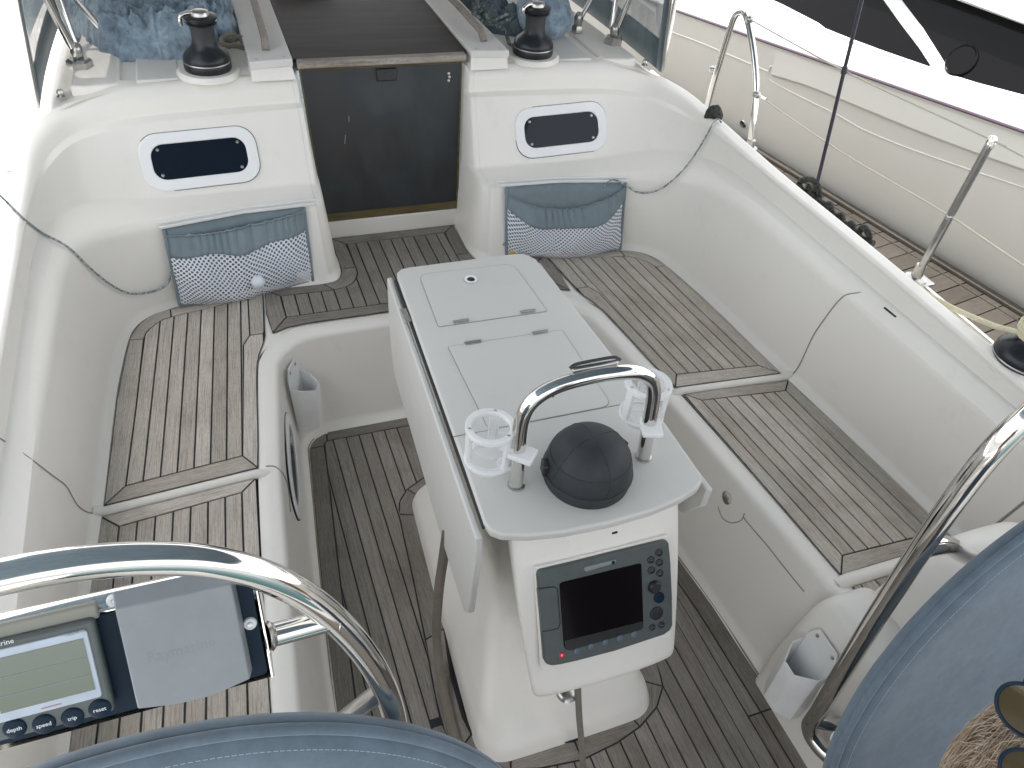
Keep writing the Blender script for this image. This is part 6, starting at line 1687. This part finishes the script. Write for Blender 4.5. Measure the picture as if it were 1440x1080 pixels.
lz = ZS + .05; kz = (hip_z + lz) / 2
JL = [(fx, fy, hip_z + .04, .155, .11), (fx - .09, fy, hip_z - .06, .095), (fx - .10, fy + .02, kz, .065), (fx - .10, fy, lz, .042), (fx - .10, fy + .14, lz - .02, .035), (fx + .09, fy, hip_z - .06, .095), (fx + .10, fy + .02, kz, .065), (fx + .10, fy, lz, .042), (fx + .10, fy + .14, lz - .02, .035)]
PW(skin_body('trousers', JL, [(0, 1), (1, 2), (2, 3), (3, 4), (0, 5), (5, 6), (6, 7), (7, 8)], M['trousers']), pr)
for sgn in (-1, 1):
    wr = Vector((fx + sgn * .17, fy - .06, sh_z - .50)); dr = Vector((0, .12, -1)).normalized()
    jj = [(wr.x, wr.y, wr.z, .026, .02)]; ee = []
    pm = wr + dr * .075; jj.append((pm.x, pm.y, pm.z, .036, .015)); ee.append((0, 1))
    PW(skin_body('hand', jj, ee, M['skin']), pr)
    for k_, (dx, L) in enumerate(((-.026, .066), (-.009, .076), (.009, .072), (.025, .058))):
        a = wr + dr * .085 + Vector((dx, 0, 0)); b2 = a + dr * L * .5 + Vector((dx * .1, 0, -.004)); c = b2 + Vector((0, .35, -.9)).normalized() * L * .5
        PW(tube('finger', catmull([a - dr * .03, a, b2, c], 4), [.0085] * 9 + [.008] * 3 + [.0055], M['skin'], seg=10), pr)
    a = wr + dr * .03 + Vector((-sgn * .026, 0, 0)); PW(tube('thumb', catmull([a, a + Vector((-sgn * .025, .025, -.01)), a + Vector((-sgn * .032, .055, -.02))], 4), [.011] * 5 + [.010] * 2 + [.009, .007], M['skin'], seg=10), pr)
# head: looks forward-left and slightly down (towards the cockpit)
fwd = Vector((.97, .05, -.22)).normalized(); upv = (Vector((0, .0, 1)) - fwd * fwd.z).normalized(); rt_ = fwd.cross(upv)
def HD(a, b2, c): return hc_ + rt_ * a + fwd * b2 + upv * c
V = []; F = []; nr, ns = 30, 40
for j in range(nr + 1):
    th = PI * j / nr
    for i in range(ns):
        ph = 2 * PI * i / ns; x = math.sin(th) * math.sin(ph); y = math.sin(th) * math.cos(ph); z = math.cos(th)
        X, Y, Z = x * .073, y * .092 + .005, z * .105
        if Z < 0: X *= 1 + .25 * Z / .105 * .9; Y *= 1 + .18 * Z / .105
        if y > .3:
            Y += .020 * math.exp(-((X / .012) ** 2 + ((Z + .018) / .020) ** 2)) + .006 * math.exp(-((X / .022) ** 2 + ((Z + .055) / .012) ** 2)) + .010 * math.exp(-((X / .026) ** 2 + ((Z + .085) / .018) ** 2))
            Y -= .008 * (math.exp(-(((X - .030) / .014) ** 2 + ((Z - .008) / .012) ** 2)) + math.exp(-(((X + .030) / .014) ** 2 + ((Z - .008) / .012) ** 2)))
        V.append(HD(X, Y, Z))
for j in range(nr):
    for i in range(ns): a, b2 = j * ns + i, j * ns + (i + 1) % ns; F.append((a, b2, b2 + ns, a + ns))
o = mesh_obj('head', V, F, M['skin'], smooth=True); PW(o, pr)
PW(tube('mouth', catmull([HD(-.022, .092, -.056), HD(0, .099, -.058), HD(.022, .092, -.056)], 5), .004, simple('lips', (.50, .20, .17), .5), seg=8), pr)
for sg in (-1, 1): PW(blob('ear', HD(sg * .074, -.005, -.005), (.010, .018, .028), M['skin'], 3, None, None, 18, .08), pr)
PW(tube('neck', [HD(0, -.02, -.07), Vector((fx, fy + .02, sh_z + .06))], .052, M['skin'], seg=18), pr)
# hair: a cap plus many strands
rnd = random.Random(11)
V = []; F = []
for j in range(nr + 1):
    th = PI * .72 * j / nr
    for i in range(ns):
        ph = 2 * PI * i / ns; x = math.sin(th) * math.sin(ph); y = math.sin(th) * math.cos(ph); z = math.cos(th)
        k_ = 1.12 if not (y > .62 and z < .2) else .93
        V.append(HD(x * .073 * k_, (y * .092 + .005) * (k_ if y < .5 else k_ * .985) - .004, z * .105 * k_))
for j in range(nr):
    for i in range(ns): a, b2 = j * ns + i, j * ns + (i + 1) % ns; F.append((a, b2, b2 + ns, a + ns))
hair = mesh_obj('hair', V, F, M['hair'], smooth=True); PW(hair, pr)
bm = bmesh.new()
for k_ in range(4200):
    ph = rnd.uniform(0, 2 * PI); th = rnd.uniform(.05, .55) * PI
    side = math.sin(ph)
    P = []
    n0 = rnd.uniform(.06, .11); curl = rnd.uniform(-.5, .5); lift = rnd.uniform(1.10, 1.36)
    for t in range(7):
        f = t / 6; th2 = th + f * rnd.uniform(.55, .62) ; ph2 = ph + curl * f + .15 * math.sin(f * 6 + k_)
        if math.cos(ph2) > .62 and math.cos(th2) < .30: th2 = min(th2, 1.25)
        x = math.sin(th2) * math.sin(ph2); y = math.sin(th2) * math.cos(ph2); z = math.cos(th2)
        kk = 1.08 + (lift - 1.08) * math.sin(PI * min(1, f * .9)) * .8
        P.append(HD(x * .074 * kk, y * .094 * kk, z * .106 * kk - (.05 * f * f if abs(side) > .3 else 0)))
    add_tube(bm, P, [.0004, .0006, .0006, .0006, .0005, .0004, .0002], 3, False, False)
o = bm_obj('hair_strands', bm, M['hair'], None, True, False); tag(o, kind='stuff'); PW(o, pr)
sg = empty('sunglasses', at_t((1444, 1040), .79)); tag(sg, 'dark blue framed sunglasses with amber lenses pushed up on the blonde hair', 'sunglasses')
tocam = (CO - hc_).normalized(); axis = (at_t((1447, 1090), .81) - at_t((1442, 1000), .79)); axis.normalize()
gn = (tocam + Vector((-.25, .1, 0))); gn = (gn - axis * gn.dot(axis)).normalized(); gw = axis.cross(gn)
for s, ctr in ((-1, at_t((1443, 1000), .80)), (1, at_t((1447, 1092), .815))):
    P = [ctr + gw * (.026 * math.cos(a)) + axis * (.031 * math.sin(a)) for a in [2 * PI * i / 36 for i in range(36)]]
    PW(tube('rim', P, .0021, M['panel_navy'], seg=8, closed=True), sg)
    bm = bmesh.new(); cv_ = bm.verts.new(ctr + gn * .004); R_ = [bm.verts.new(p) for p in P]
    for i in range(36): bm.faces.new((cv_, R_[i], R_[(i + 1) % 36]))
    o = bm_obj('lens', bm, M['lens'], None, True, False); PW(o, sg)
    e_ = ctr + axis * (.031 * s)
    PW(tube('temple', catmull([e_, e_ - gn * .04 + axis * s * .010, e_ - gn * .10 + axis * s * .008], 5), .0022, M['panel_navy'], seg=8), sg)
c0_ = (at_t((1443, 1000), .80) + at_t((1447, 1092), .815)) / 2
PW(tube('bridge', [c0_ - axis * .006 + gn * .002, c0_ + axis * .006 + gn * .002], .0022, M['panel_navy'], seg=8), sg)
